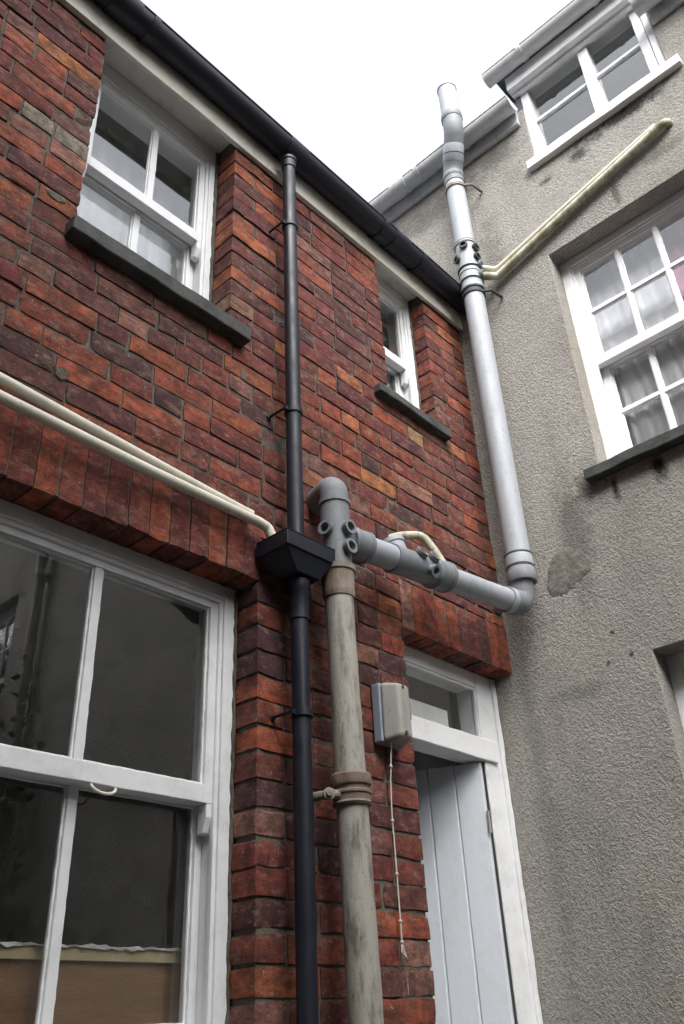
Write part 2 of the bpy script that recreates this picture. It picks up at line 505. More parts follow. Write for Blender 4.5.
def holes_wall(mb, T, u0, u1, z0, z1, d0, d1, holes, mi=0, step=None):
    """wall slab (front at depth d0, back at d1) with rectangular openings, cut as one welded grid"""
    us = sorted({u0, u1, *[h[0] for h in holes], *[h[1] for h in holes]})
    zs = sorted({z0, z1, *[h[2] for h in holes], *[h[3] for h in holes]})
    us = [u for u in us if u0 <= u <= u1]; zs = [z for z in zs if z0 <= z <= z1]
    def solid(i, j):
        if i < 0 or j < 0 or i >= len(us) - 1 or j >= len(zs) - 1:
            return False
        uc = (us[i] + us[i + 1]) / 2; zc = (zs[j] + zs[j + 1]) / 2
        return not any(h[0] < uc < h[1] and h[2] < zc < h[3] for h in holes)
    idx, vs, fs = {}, [], []
    def V(i, j, k):
        if (i, j, k) not in idx:
            idx[(i, j, k)] = len(vs)
            vs.append(T(us[i], (d0, d1)[k], zs[j]))
        return idx[(i, j, k)]
    for i in range(len(us) - 1):
        for j in range(len(zs) - 1):
            if not solid(i, j):
                continue
            fs.append((V(i, j, 0), V(i + 1, j, 0), V(i + 1, j + 1, 0), V(i, j + 1, 0)))
            fs.append((V(i, j, 1), V(i, j + 1, 1), V(i + 1, j + 1, 1), V(i + 1, j, 1)))
            if not solid(i - 1, j): fs.append((V(i, j, 0), V(i, j + 1, 0), V(i, j + 1, 1), V(i, j, 1)))
            if not solid(i + 1, j): fs.append((V(i + 1, j, 0), V(i + 1, j, 1), V(i + 1, j + 1, 1), V(i + 1, j + 1, 0)))
            if not solid(i, j - 1): fs.append((V(i, j, 0), V(i, j, 1), V(i + 1, j, 1), V(i + 1, j, 0)))
            if not solid(i, j + 1): fs.append((V(i, j + 1, 0), V(i + 1, j + 1, 0), V(i + 1, j + 1, 1), V(i, j + 1, 1)))
    mb.add(vs, fs, mi)

TB = lambda u, d, z: (u, d, z)         # brick wall: along x, depth towards +y
TR = lambda u, d, z: (d, u, z)         # rendered wall: along y, depth towards +x

# ------------------------------------------------------------------ ground
g = MB()
g.add([(-60, -60, 0), (60, -60, 0), (60, 60, 0), (-60, 60, 0)], [(0, 1, 2, 3)])
go = g.build('ground', M['concrete'])
go['kind'] = 'structure'

# ------------------------------------------------------------------ brick house
house = thing('brick_house', 'red brick house wing with white sash windows and black gutter', 'house', (-2.2, 0.15, 0))
UL = (-2.22, -1.59, 3.70, 4.80)        # upper sash window opening
SW = (-0.685, -0.325, 3.88, 4.785)      # small upper window
LW = (-2.39, -1.445, 1.45, 2.7355)     # big lower window
DR = (-0.725, 0.0, 0.0, 2.785)         # door
LINT_W = (-2.505, -1.432, 2.7355, 2.957)
LINT_D = (-0.728, 0.0, 2.785, 2.990)
XL, ZT = -4.4, 4.74

# palette of fired-clay colours (linear)
PAL = [((0.150, 0.041, 0.032), 27), ((0.190, 0.049, 0.031), 22), ((0.265, 0.070, 0.036), 14), ((0.105, 0.035, 0.033), 16),
       ((0.072, 0.031, 0.033), 8), ((0.34, 0.115, 0.048), 6), ((0.17, 0.072, 0.058), 8), ((0.25, 0.12, 0.092), 3),
       ((0.31, 0.19, 0.10), 0.9)]
PC = np.array([c for c, _ in PAL]); PW = np.array([x for _, x in PAL], float); PW /= PW.sum()

class BrickMesh:
    def __init__(s):
        s.v, s.f, s.c = [], [], []
        s.nv = 0
    def brick(s, u0, u1, z0, z1, d_face, d_back, vertical=False, col=None):
        w_, h_ = u1 - u0, z1 - z0
        if col is None:
            col = PC[rng.choice(len(PC), p=PW)] * rng.uniform(0.88, 1.14) * np.array([1, rng.uniform(0.9, 1.15), rng.uniform(0.9, 1.1)])
        nu = max(4, int(w_ / 0.022)); nz = max(4, int(h_ / 0.018))
        e = 0.006
        us = np.concatenate([[0, e], np.linspace(e, w_ - e, nu - 1)[1:-1], [w_ - e, w_]])
        zs = np.concatenate([[0, e], np.linspace(e, h_ - e, nz - 1)[1:-1], [h_ - e, h_]])
        U, Z = np.meshgrid(us, zs, indexing='ij')
        n1, n2 = U.shape
        D = rng.normal(0, 0.0007, U.shape)
        edge = np.zeros(U.shape, bool); edge[[0, -1], :] = True; edge[:, [0, -1]] = True
        D[edge] += 0.001
        # uneven arrises
        ju = rng.normal(0, 0.0007, U.shape); jz = rng.normal(0, 0.0009, U.shape)
        wob = 0.0016
        top = np.interp(us, np.linspace(0, w_, 5), rng.normal(0, wob * 0.8, 5))
        bot = np.interp(us, np.linspace(0, w_, 5), rng.normal(0, wob * 0.8, 5))
        tz = Z / h_
        Zs = Z + jz + top[:, None] * tz + bot[:, None] * (1 - tz)
        Us = U + ju
        # knocked corners
        for cu, cz in ((0, 0), (0, h_), (w_, 0), (w_, h_)):
            if rng.random() < 0.16:
                rad = rng.uniform(0.008, 0.026)
                dist = np.hypot((U - cu), (Z - cz))
                k = np.clip(1 - dist / rad, 0, 1)
                D += k * rng.uniform(0.001, 0.005)
                Us -= k * np.sign(cu - w_ / 2) * 0.004
                Zs -= k * np.sign(cz - h_ / 2) * 0.004
        if rng.random() < 0.10:                                  # a spalled face
            D += 0.004 * np.clip(rng.normal(0.4, 0.6, U.shape), 0, 1.5)
        tilt = rng.normal(0, 0.005); tlt2 = rng.normal(0, 0.010)
        D += (U - w_ / 2) * tilt + (Z - h_ / 2) * tlt2
        rot = rng.normal(0, 0.0022 if not vertical else 0.001)
        Zs = Zs + (U - w_ / 2) * rot
        front = np.stack([u0 + Us, d_face + D, z0 + Zs], -1).reshape(-1, 3)
        ring = [(i, 0) for i in range(n1)] + [(n1 - 1, j) for j in range(1, n2)] + \
               [(i, n2 - 1) for i in range(n1 - 2, -1, -1)] + [(0, j) for j in range(n2 - 2, 0, -1)]
        ri = [i * n2 + j for i, j in ring]
        sides = []
        mids = (0.35, 1.0)
        for t in mids:
            q = front[ri].copy()
            q[:, 1] = q[:, 1] * (1 - t) + d_back * t
            q += rng.normal(0, 0.0008, q.shape)
            sides.append(q)
        allv = np.concatenate([front] + sides)
        o = s.nv
        F = []
        for i in range(n1 - 1):
            for j in range(n2 - 1):
                a = i * n2 + j
                F.append((o + a, o + a + n2, o + a + n2 + 1, o + a + 1))
        R = len(ri); b0 = o + len(front)
        for k in range(R):
            k2 = (k + 1) % R
            F.append((o + ri[k2], o + ri[k], b0 + k, b0 + k2))
            F.append((b0 + k2, b0 + k, b0 + R + k, b0 + R + k2))
        F.append(tuple(b0 + R + k for k in range(R)))
        s.v.append(allv); s.f.extend(F)
        s.c.append(np.repeat(np.array([[*col, 1.0]]), len(allv), 0))
        s.nv += len(allv)

MZ = 4.069
COURSE, JOINT = 0.0762, 0.0095
bw = BrickMesh()
rects = [UL, SW, LW, DR, LINT_W, LINT_D]
k0 = -21
row = 0
for k in range(k0, 60):
    za = 1.5925 + k * COURSE
    zb = za + COURSE
    if zb > ZT + 0.05 or za < -0.09:
        continue
    row += 1
    cuts = sorted({XL, 0.0, *[x for r in rects for x in r[:2] if XL < x < 0.0]})
    segs = []
    for a, b in zip(cuts[:-1], cuts[1:]):
        c = (a + b) / 2
        lo, hi = max(za, 0.0), min(zb, ZT + 0.02)
        ok = True
        for r in rects:
            if r[0] < c < r[1] and r[2] < hi - 1e-4 and r[3] > lo + 1e-4:
                if r[2] <= lo + 0.002 and r[3] >= hi - 0.002: ok = False
                elif r[2] > lo: hi = min(hi, r[2])
                else: lo = max(lo, r[3])
        if not ok or hi - lo < 0.018:
            continue
        if segs and abs(segs[-1][1] - a) < 1e-6 and abs(segs[-1][2] - lo) < 1e-6 and abs(segs[-1][3] - hi) < 1e-6:
            segs[-1][1] = b
        else:
            segs.append([a, b, lo, hi])
    header_row = (row % 4 == 2)
    for a, b, lo, hi in segs:
        L = b - a
        xs = [a]
        x = a
        first = 0.112 if row % 2 else 0.228
        x += first * rng.uniform(0.96, 1.04)
        while x < b - 0.05:
            xs.append(x)
            if header_row:
                step = 0.114 if rng.random() < 0.8 else 0.228
            else:
                q = rng.random()
                step = 0.228 if q < 0.74 else (0.114 if q < 0.95 else 0.165)
            x += step * rng.uniform(0.965, 1.035)
        if len(xs) > 2 and b - xs[-1] < 0.06:
            xs.pop()
        if len(xs) > 2 and b - xs[-1] > 0.26:
            xs.append((xs[-1] + b) / 2)
        xs.append(b)
        for p, q in zip(xs[:-1], xs[1:]):
            jl = 0 if abs(p - a) < 1e-6 and p > XL else JOINT / 2
            jr = 0 if abs(q - b) < 1e-6 and q < -0.001 else JOINT / 2
            dz = rng.normal(0, 0.0012)
            cx, cz = (p + q) / 2, (lo + hi) / 2
            repair = -2.46 < cx < -2.2 and abs(cz - MZ) < 0.03     # a course made good with mortar beside the window
            bw.brick(p + jl + rng.normal(0, 0.001), q - jr + rng.normal(0, 0.001), lo + JOINT / 2 + dz, hi - JOINT / 2 + dz,
                     rng.normal(0, 0.0018), 0.105, col=(np.array([0.21, 0.195, 0.15]) if repair else None))
wall_mb = MB()
g_ = 0.007
holes = [(UL[0] - g_, UL[1] + g_, UL[2] - g_, 9), (SW[0] - g_, SW[1] + g_, SW[2] - g_, 9),
         (LW[0] - g_, LW[1] + g_, LW[2] - g_, LINT_W[3] - 0.01), (DR[0] - g_, 9, -1, LINT_D[3] - 0.01)]
holes = [(h[0], min(h[1], 0.0), max(h[2], 0.0), min(h[3], ZT + 0.3)) for h in holes]
holes_wall(wall_mb, TB, XL + 0.003, 0.0, 0.0, ZT + 0.3, 0.0056, 0.32, holes)
def brick_object(bm_, extra, name, parent):
    off = base_of(parent)
    V = np.concatenate(bm_.v) if bm_.v else np.zeros((0, 3))
    F = list(bm_.f)
    n0 = len(V)
    ev = np.array(extra.v) if extra and extra.v else np.zeros((0, 3))
    V2 = np.concatenate([V, ev]) - np.array(off)
    F2 = F + ([tuple(i + n0 for i in f) for f in extra.f] if extra else [])
    me = bpy.data.meshes.new(name)
    me.from_pydata(V2.tolist(), [], F2)
    me.materials.append(M['brick']); me.materials.append(M['mortar'])
    me.polygons.foreach_set('material_index', [0] * len(F) + [1] * (len(F2) - len(F)))
    ca = me.color_attributes.new('brick_colour', 'FLOAT_COLOR', 'POINT')
    C = np.concatenate(bm_.c + [np.tile([[0.1, 0.1, 0.1, 1.0]], (len(ev), 1))])
    ca.data.foreach_set('color', C.astype(np.float32).ravel())
    me.shade_smooth()
    me.set_sharp_from_angle(angle=0.9)
    ob = bpy.data.objects.new(name, me)
    S.collection.objects.link(ob)
    ob.parent = parent
    return ob
# patches of mortar smeared over the face
def smear(mb, cx, cz, w_, h_, T=TB, d=-0.002, n=14, seed=1, thick=0.012, slope=0.0):
    r_ = random.Random(seed)
    ring = []
    for i in range(n):
        a = 2 * math.pi * i / n
        k = 0.72 + 0.4 * r_.random()
        ring.append((cx + w_ / 2 * k * math.cos(a), cz + h_ / 2 * k * math.sin(a) + slope * math.cos(a) * w_))
    vs = [T(cx, d - 0.002, cz)]
    for (a, b) in ring: vs.append(T(cx + (a - cx) * 0.7, d - 0.0015 + r_.uniform(-.001, .001), cz + (b - cz) * 0.7))
    for (a, b) in ring: vs.append(T(a, d + thick, b))
    fs = []
    for i in range(n):
        j = (i + 1) % n
        fs.append((0, 1 + i, 1 + j)); fs.append((1 + i, 1 + n + i, 1 + n + j, 1 + j))
    mb.add(vs, fs)
smear(wall_mb, -2.19, 3.13, 0.06, 0.07, seed=8)
smear(wall_mb, -2.30, 3.78, 0.10, 0.05, seed=12)
smear(wall_mb, -1.52, 3.52, 0.04, 0.08, seed=9)
brick_object(bw, wall_mb, 'wall', house)

# soldier-course lintels: one part each
def lintel(r, brick_w, seed):
    bm_ = BrickMesh()
    n = round((r[1] - r[0]) / brick_w)
    st = (r[1] - r[0]) / n
    for i in range(n):
        a = r[0] + i * st
        c = PC[rng.choice(len(PC), p=np.array([24, 28, 26, 8, 4, 6, 5, 2, 0]) / 103.0)] * rng.uniform(0.85, 1.25)
        bm_.brick(a + 0.0025, a + st - 0.0025, r[2] + rng.normal(0, 0.0012), r[3] - 0.004, -0.003 + rng.normal(0, 0.0015), 0.10, True, c)
    ex = MB()
    ex.box((r[0] + 0.003, 0.002, r[2] + 0.006), (r[1] - 0.003, 0.10, r[3] - 0.002), TB)
    return brick_object(bm_, ex, 'lintel', house)
lintel(LINT_W, 0.0735, 2)
lintel(LINT_D, 0.0735, 5)

# ------------------------------------------------------------------ windows
def sash_window(house_, T, op, d, cols, rail, names, fw=0.048, sw=0.045, top_rail=0.05, bar=0.02, rows=1, sill=None,
                sill_mat='slate', head_extra=0.0, pull=False, bottom_rail=0.07, horns=True, offs=(0.0, 0.0), low_cols=None, low_sw=None):
    u0, u1, z0, z1 = op
    wb = 0.0003
    f = MB()
    D0, D1 = d, d + 0.13
    # lining boards with a stepped inner bead
    for (a, b) in ((u0, u0 + fw), (u1 - fw, u1)):
        f.box((a, D0, z0), (b, D1, z1), T, wob=wb)
    f.box((u0 + fw, D0, z1 - fw - head_extra), (u1 - fw, D1, z1), T, wob=wb)
    f.box((u0 + fw, D0 + 0.01, z0), (u1 - fw, D1, z0 + 0.035), T, wob=wb)
    bd = 0.013
    for (a, b) in ((u0 + fw, u0 + fw + bd), (u1 - fw - bd, u1 - fw)):
        f.box((a, D0 + 0.008, z0 + 0.03), (b, D0 + 0.024, z1 - fw - head_extra), T, wob=wb)
    f.box((u0 + fw + bd, D0 + 0.008, z1 - fw - head_extra - bd), (u1 - fw - bd, D0 + 0.024, z1 - fw - head_extra), T, wob=wb)
    root = f.build('sash_window', M['white'], house_, bevel=0.0025)
    iu0, iu1 = u0 + fw + 0.001, u1 - fw - 0.001
    zt = z1 - fw - head_extra - 0.001
    def sash(za, zb, dd, lo_rail, hi_rail, nc, label, sw, mid_bar_off):
        s = MB()
        A, B = dd, dd + 0.038
        s.box((iu0, A, za), (iu0 + sw, B, zb), T, wob=wb)
        s.box((iu1 - sw, A, za), (iu1, B, zb), T, wob=wb)
        s.box((iu0 + sw, A, zb - hi_rail), (iu1 - sw, B, zb), T, wob=wb)
        s.box((iu0 + sw, A, za), (iu1 - sw, B, za + lo_rail), T, wob=wb)
        gu0, gu1, gz0, gz1 = iu0 + sw, iu1 - sw, za + lo_rail, zb - hi_rail
        for i in range(1, nc):
            c = gu0 + (gu1 - gu0) * i / nc + mid_bar_off
            s.box((c - bar / 2, A + 0.003, gz0), (c + bar / 2, B - 0.004, gz1), T, wob=0.0003)
        for j in range(1, rows):
            c = gz0 + (gz1 - gz0) * j / rows
            edges = [gu0] + [gu0 + (gu1 - gu0) * i / nc + mid_bar_off for i in range(1, nc)] + [gu1]
            for i in range(nc):
                s.box((edges[i] + (bar / 2 if i else 0), A + 0.004, c - bar / 2),
                      (edges[i + 1] - (bar / 2 if i < nc - 1 else 0), B - 0.005, c + bar / 2), T, wob=0.0008)
        # putty fillets, a little ragged
        eu = [gu0] + [gu0 + (gu1 - gu0) * i / nc + mid_bar_off for i in range(1, nc)] + [gu1]
        ez = [gz0 + (gz1 - gz0) * j / rows for j in range(rows + 1)]
        pt = 0.006
        for i in range(nc):
            a = eu[i] + (bar / 2 if i else 0); b = eu[i + 1] - (bar / 2 if i < nc - 1 else 0)
            for j in range(rows):
                c = ez[j] + (bar / 2 if j else 0); e = ez[j + 1] - (bar / 2 if j < rows - 1 else 0)
                s.box((a, A + 0.010, c), (a + pt, A + 0.02, e), T, wob=0.0006, seg=0.02)
                s.box((b - pt, A + 0.010, c), (b, A + 0.02, e), T, wob=0.0006, seg=0.02)
                s.box((a + pt, A + 0.010, c), (b - pt, A + 0.02, c + pt), T, wob=0.0006, seg=0.02)
                s.box((a + pt, A + 0.010, e - pt), (b - pt, A + 0.02, e), T, wob=0.0006, seg=0.02)
        so = s.build('sash', M['white'], root, bevel=0.0022, label=label)
        gl = MB()
        gl.box((gu0 - 0.003, dd + 0.020, gz0 - 0.003), (gu1 + 0.003, dd + 0.0201, gz1 + 0.003), T)
        me_v = gl.v[:]
        gl2 = MB()
        D = dd + 0.0165
        gl2.add([T(gu0 - 0.003, D, gz0 - 0.003), T(gu1 + 0.003, D, gz0 - 0.003), T(gu1 + 0.003, D, gz1 + 0.003), T(gu0 - 0.003, D, gz1 + 0.003)], [(0, 1, 2, 3)])
        gl2.build('glass', M['glass'], root, recalc=False)
        return so
    sash(rail - 0.035, zt, D0 + 0.018, 0.05, top_rail, cols, 'upper sash with a deep meeting rail', sw, offs[0])
    sash(z0 + 0.036, rail + 0.012, D0 + 0.068, bottom_rail, 0.045, low_cols or cols, 'lower sash set back behind the upper one', low_sw or sw, offs[1])
    if horns:
        for (a, b) in ((iu0 + 0.002, iu0 + 0.030), (iu1 - 0.030, iu1 - 0.002)):
            h = MB()
            A, B = D0 + 0.0185, D0 + 0.0555
            zz = rail - 0.0355
            h.prism([(a, A, zz), (a, A, zz - 0.035), (a, A + 0.014, zz - 0.075), (a, B, zz - 0.078), (a, B, zz)], (b - a, 0, 0), T)
            h.build('horn', M['white'], root, bevel=0.002)
    if pull:
        h = MB()
        c = pull
        A = D0 + 0.020
        pts = []
        for i in range(13):
            t = math.pi * i / 12
            pts.append(T(c - 0.036 * math.cos(t), A + 0.004 - 0.014 * math.sin(t), rail - 0.036 - 0.022 * math.sin(t)))
        h.tube(pts, 0.004, 10)
        h.build('sash_pull', M['cream'], root, smooth=True)
    if sill:
        su0, su1, sz0, sz1, sd = sill
        s = MB()
        n = 14
        for i in range(1):
            s.box((su0, sd, sz0), (su1, d + 0.002, sz1), T, wob=0.0018, seg=0.06)
        s.build('sill', M[sill_mat], root, bevel=0.006, segs=3)
    return root

sash_window(house, TB, UL, 0.116, 2, 4.245, None, fw=0.036, sw=0.036, top_rail=0.04, head_extra=0.048, sill=(-2.252, -1.528, 3.642, 3.704, -0.050), bar=0.026, offs=(0.018, 0.005))
sash_window(house, TB, SW, 0.085, 1, 4.325, None, fw=0.032, sw=0.034, top_rail=0.04, head_extra=0.033, sill=(-0.785, -0.275, 3.853, 3.897, -0.04))
sash_window(house, TB, LW, 0.100, 2, 2.104, None, fw=0.045, sw=0.040, low_sw=0.024, offs=(-0.010, 0.017), top_rail=0.034, sill=(-2.50, -1.40, 1.37, 1.452, -0.05),
            bar=0.026, pull=-1.848, bottom_rail=0.06)

# soffit boards closing the heads of the upper windows
for r in (UL, SW):
    s = MB()
    s.box((r[0] - 0.02, 0.0, r[3] + 0.0005), (r[1] + 0.02, 0.27, r[3] + 0.022), TB)
    s.build('soffit_board', M['soffit'], house, bevel=0.002)

# cement fillets between frames and brick reveals
def fil(u, d0, z0, z1, T=TB, w_=0.006):
    fl = MB()
    fl.box((u - w_, d0 - 0.007, z0), (u, d0 + 0.012, z1), T, wob=0.0022, seg=0.03)
    fl.build('cement_fillet', M['mortar'], house, bevel=0.002)
fil(UL[1] + 0.001, 0.116, UL[2] + 0.01, UL[3] - 0.01, w_=0.012)
fil(SW[1] + 0.001, 0.085, SW[2] + 0.02, SW[3] - 0.01, w_=0.010)
fil(LW[1] + 0.001, 0.100, LW[2] + 0.01, LW[3] - 0.01, w_=0.009)

# fascia and black gutter
fa = MB()
fa.box((XL, -0.022, 4.724), (0.0, -0.001, 4.905), TB, wob=0.0012, seg=0.25)
fa.build('fascia', M['fascia'], house, bevel=0.002)
def gutter(name, mat, T, u0, u1, dc, zt, r, parent, brackets, joints, fall=0.0, ends=True):
    """half-round gutter open at the top, hung with its inner lip against the fascia"""
    gm = MB()
    n = 16
    t = 0.004
    ends_u = (u0, u1)
    prof = [(-r * math.cos(math.pi * i / n), -r * math.sin(math.pi * i / n)) for i in range(n + 1)]
    prof_i = [((r - t) * math.cos(math.pi * i / n), -(r - t) * math.sin(math.pi * i / n)) for i in range(n + 1)]
    loop = prof + prof_i
    vs, fs = [], []
    for u in ends_u:
        z = zt + fall * (u - u0)
        for a, b in loop:
            vs.append(T(u, dc + a, z + b))
    m = len(loop)
    for i in range(m):
        j = (i + 1) % m
        fs.append((i, j, m + j, m + i))
    fs.append(tuple(range(m))); fs.append(tuple(range(2 * m - 1, m - 1, -1)))
    gm.add(vs, fs)
    # rolled front lip
    for e in (-1,):
        gm.tube([T(u0, dc - r + 0.001, zt), T(u1, dc - r + 0.001, zt + fall * (u1 - u0))], 0.0055, 10)
    if ends:
        for u in ends_u:
            z = zt + fall * (u - u0)
            pl = [T(u - 0.003, dc + a * 1.03, z + b * 1.03) for a, b in prof]
            e = Vector(T(u + 0.003, 0, 0)) - Vector(T(u - 0.003, 0, 0))
            gm.prism(pl, e)
    go_ = gm.build(name, M[mat], parent, smooth=True, angle=0.7)
    def strap(u, wd, rr):
        b = MB()
        z = zt + fall * (u - u0)
        pa = [(-rr * math.cos(math.pi * i / n), -rr * math.sin(math.pi * i / n)) for i in range(n + 1)]
        pb = [((r + 0.0006) * math.cos(math.pi * i / n), -(r + 0.0006) * math.sin(math.pi * i / n)) for i in range(n + 1)]
        pl = [T(u - wd / 2, dc + a, z + c) for a, c in pa + pb]
        e = Vector(T(u + wd / 2, 0, 0)) - Vector(T(u - wd / 2, 0, 0))
        b.prism(pl, e)
        return b
    for u in brackets:
        strap(u, 0.028, r + 0.006).build('gutter_bracket', M[mat], go_, bevel=0.001)
    for u in joints:
        strap(u, 0.11, r + 0.005).build('gutter_union', M[mat], go_, bevel=0.0015)
    return go_
gutter('gutter', 'black', TB, XL, -0.01, -0.080, 4.882, 0.058, house, (-3.6, -2.98, -2.1, -0.75, -0.45), (-2.22, -1.335, -0.62), fall=-0.006)

# slate roof
rf = MB()
rf.prism([(XL, -0.06, 4.915), (XL, 3.2, 6.3), (XL, 3.2, 6.33), (XL, -0.06, 4.945)], (abs(XL) - 0.01, 0, 0))
rf.build('roof', M['roofslate'], house)
# rooms behind the windows
def room(name, a, b, parent):
    r = MB()
    x0, y0, z0 = a; x1, y1, z1 = b
    P = [(x0, y0, z0), (x1, y0, z0), (x1, y1, z0), (x0, y1, z0), (x0, y0, z1), (x1, y0, z1), (x1, y1, z1), (x0, y1, z1)]
    return r, P
def room_b(x0, x1, z0, z1, mat='dark'):                   # open towards the wall (y = 0.32)
    r, P = room('room', (x0, 0.322, z0), (x1, 3.1, z1), house)
    r.add(P, [(0, 1, 2, 3), (4, 7, 6, 5), (3, 2, 6, 7), (0, 3, 7, 4), (1, 5, 6, 2)])
    r.build('room_lining', M[mat], house, recalc=False)
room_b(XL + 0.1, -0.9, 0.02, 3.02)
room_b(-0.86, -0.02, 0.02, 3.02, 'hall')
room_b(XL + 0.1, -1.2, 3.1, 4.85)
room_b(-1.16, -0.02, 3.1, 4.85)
sw_ = MB()
sw_.box((XL, 0.325, 0), (XL + 0.08, 3.2, 6.25), TB)
sw_.box((XL + 0.08, 3.12, 0), (-0.01, 3.2, 6.25), TB)
sw_.build('rear_wall', M['stone'], house)

# ------------------------------------------------------------------ door
dfm = MB()
D = 0.10
dfm.box((-0.724, D, 0.0), (-0.625, D + 0.10, 2.784), TB, wob=0.0006)
dfm.box((-0.140, D, 0.0), (-0.003, D + 0.10, 2.784), TB, wob=0.0006)
dfm.box((-0.625, D, 2.72), (-0.140, D + 0.10, 2.784), TB, wob=0.0006)
for a, b, c, e in ((-0.030, -0.0035, 0, 2.78),):
    dfm.box((a, D - 0.012, c), (b, D - 0.0005, e), TB, wob=0.0012)
dfo = dfm.build('door_frame', M['white'], house, bevel=0.003)
tr = MB()
tr.box((-0.6245, D - 0.014, 2.415), (-0.058, D + 0.085, 2.503), TB, wob=0.0007)
tr.build('transom', M['white'], dfo, bevel=0.005, segs=3)
ds = MB()  # dark strip added to stand for the shaded gap between door and frame
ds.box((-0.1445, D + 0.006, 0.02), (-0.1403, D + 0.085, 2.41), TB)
ds.build('gap_shade_strip', M['rubber'], dfo)
fb = MB()
for a, b in (((-0.6245, D + 0.035, 2.504), (-0.61, D + 0.06, 2.719)), ((-0.147, D + 0.006, 2.504), (-0.1405, D + 0.0205, 2.719)),
             ((-0.609, D + 0.006, 2.709), (-0.148, D + 0.0205, 2.719))):
    fb.box(a, b, TB, wob=0.0012)
fb.build('glazing_bead', M['white'], dfo, bevel=0.002)
gq = MB()
gq.add([(-0.62, D + 0.022, 2.504), (-0.1405, D + 0.022, 2.504), (-0.1405, D + 0.022, 2.7195), (-0.62, D + 0.022, 2.7195)], [(0, 1, 2, 3)])
gq.build('glass', M['glass'], dfo, recalc=False)
# boarded door, hinged on the right and swung into the room
ang = math.radians(67)
hx, hy = -0.170, 0.104
ca, sa = math.cos(ang), math.sin(ang)
TD = lambda u, d, z: (hx - ca * u + sa * d, hy + sa * u + ca * d, z)   # u along the leaf from its hinge, d into its thickness
dm = MB()
edges = [0.0, 0.110, 0.218, 0.326, 0.434, 0.545]
for a, b in zip(edges[:-1], edges[1:]):
    z1 = 2.406 + random.uniform(-0.002, 0.002)
    g2 = 0.005
    dm.prism([(a + 0.0005, 0.006, 0.02), (a + g2, 0.0, 0.02), (b - g2, 0.0, 0.02), (b - 0.0005, 0.006, 0.02), (b - 0.0005, 0.04, 0.02), (a + 0.0005, 0.04, 0.02)], (0, 0, z1 - 0.02), TD)
door = dm.build('door', M['door'], house)
for z in (0.35, 1.25, 2.18):
    h = MB()
    h.tube([TD(-0.006, -0.004, z - 0.04), TD(-0.006, -0.004, z + 0.04)], 0.006, 10)
    h.build('hinge', M['steel'], door, smooth=True)
ld = MB()
for z in (0.3, 1.2, 2.1):
    ld = MB()
    ld.box((0.02, 0.041, z), (0.54, 0.062, z + 0.11), TD)
    ld.build('ledge', M['door'], door, bevel=0.003)
hn = MB()
hn.lathe(TD(0.51, 0, 1.02), Vector(TD(0, -1, 0)) - Vector(TD(0, 0, 0)), [(0, 0), (0, 0.024), (0.006, 0.024), (0.008, 0.009), (0.035, 0.010), (0.042, 0.024), (0.055, 0.026), (0.066, 0.018), (0.068, 0)])
hn.build('handle', M['steel'], door, smooth=True)

# ------------------------------------------------------------------ things standing inside
pl = MB()
pl.box((-2.44, 0.262, 1.30), (-1.46, 0.280, 1.716), TB)
pl.box((-2.44, 0.252, 1.690), (-1.46, 0.2615, 1.716), TB, mi=1)
pl.box((-2.44, 0.246, 1.7165), (-1.46, 0.284, 1.723), TB, mi=2, wob=0.0022, seg=0.02)
pl.build('plywood_board', [M['ply'], M['plyedge'], M['splash']], bevel=0.001)
tag(bpy.data.objects['plywood_board'], 'brown plywood board with paint splashed top edge behind the large lower window', 'board')
pc = MB()
pc.box((-0.535, 0.172, 2.44), (-0.26, 0.176, 2.612), TB)
tag(pc.build('card_sheet', M['paper']), 'pale card sheet standing behind the glass above the door', 'card')

# ------------------------------------------------------------------ rendered house
rh = thing('rendered_house', 'tall grey roughcast house with dormer and white multi-pane window', 'house', (0.15, -2.5, 0))
RW = (-1.555, -0.580, 3.545, 4.856)
LR = (-1.55, -0.612, 1.60, 2.700)
FW = (-5.4, -4.35, 3.55, 4.85)
DO = (-1.40, -0.632, 5.555, 6.28)
YN, YF = -8.0, 6.0
ZE = 5.905
wm = MB()
holes_wall(wm, TR, YN, YF, 0.0, ZE + 0.12, 0.0, 0.32, [RW, LR, FW, (DO[0], DO[1], DO[2], ZE + 0.12)])
wo = wm.build('wall', M['render'], rh, bevel=0.012, segs=3)

sash_window(rh, TR, RW, 0.100, 4, 4.195, None, fw=0.048, sw=0.042, top_rail=0.045, rows=2, bar=0.021, sill=(-1.66, -0.522, 3.492, 3.543, -0.05), bottom_rail=0.05, horns=False)
sash_window(rh, TR, LR, 0.105, 3, 2.15, None, fw=0.05, sw=0.045, rows=2, sill=(-1.66, -0.55, 1.53, 1.598, -0.05), horns=False)
sash_window(rh, TR, FW, 0.100, 3, 4.2, None, fw=0.05, sw=0.045, rows=2, sill=(-5.5, -4.28, 3.48, 3.548, -0.05), horns=False)

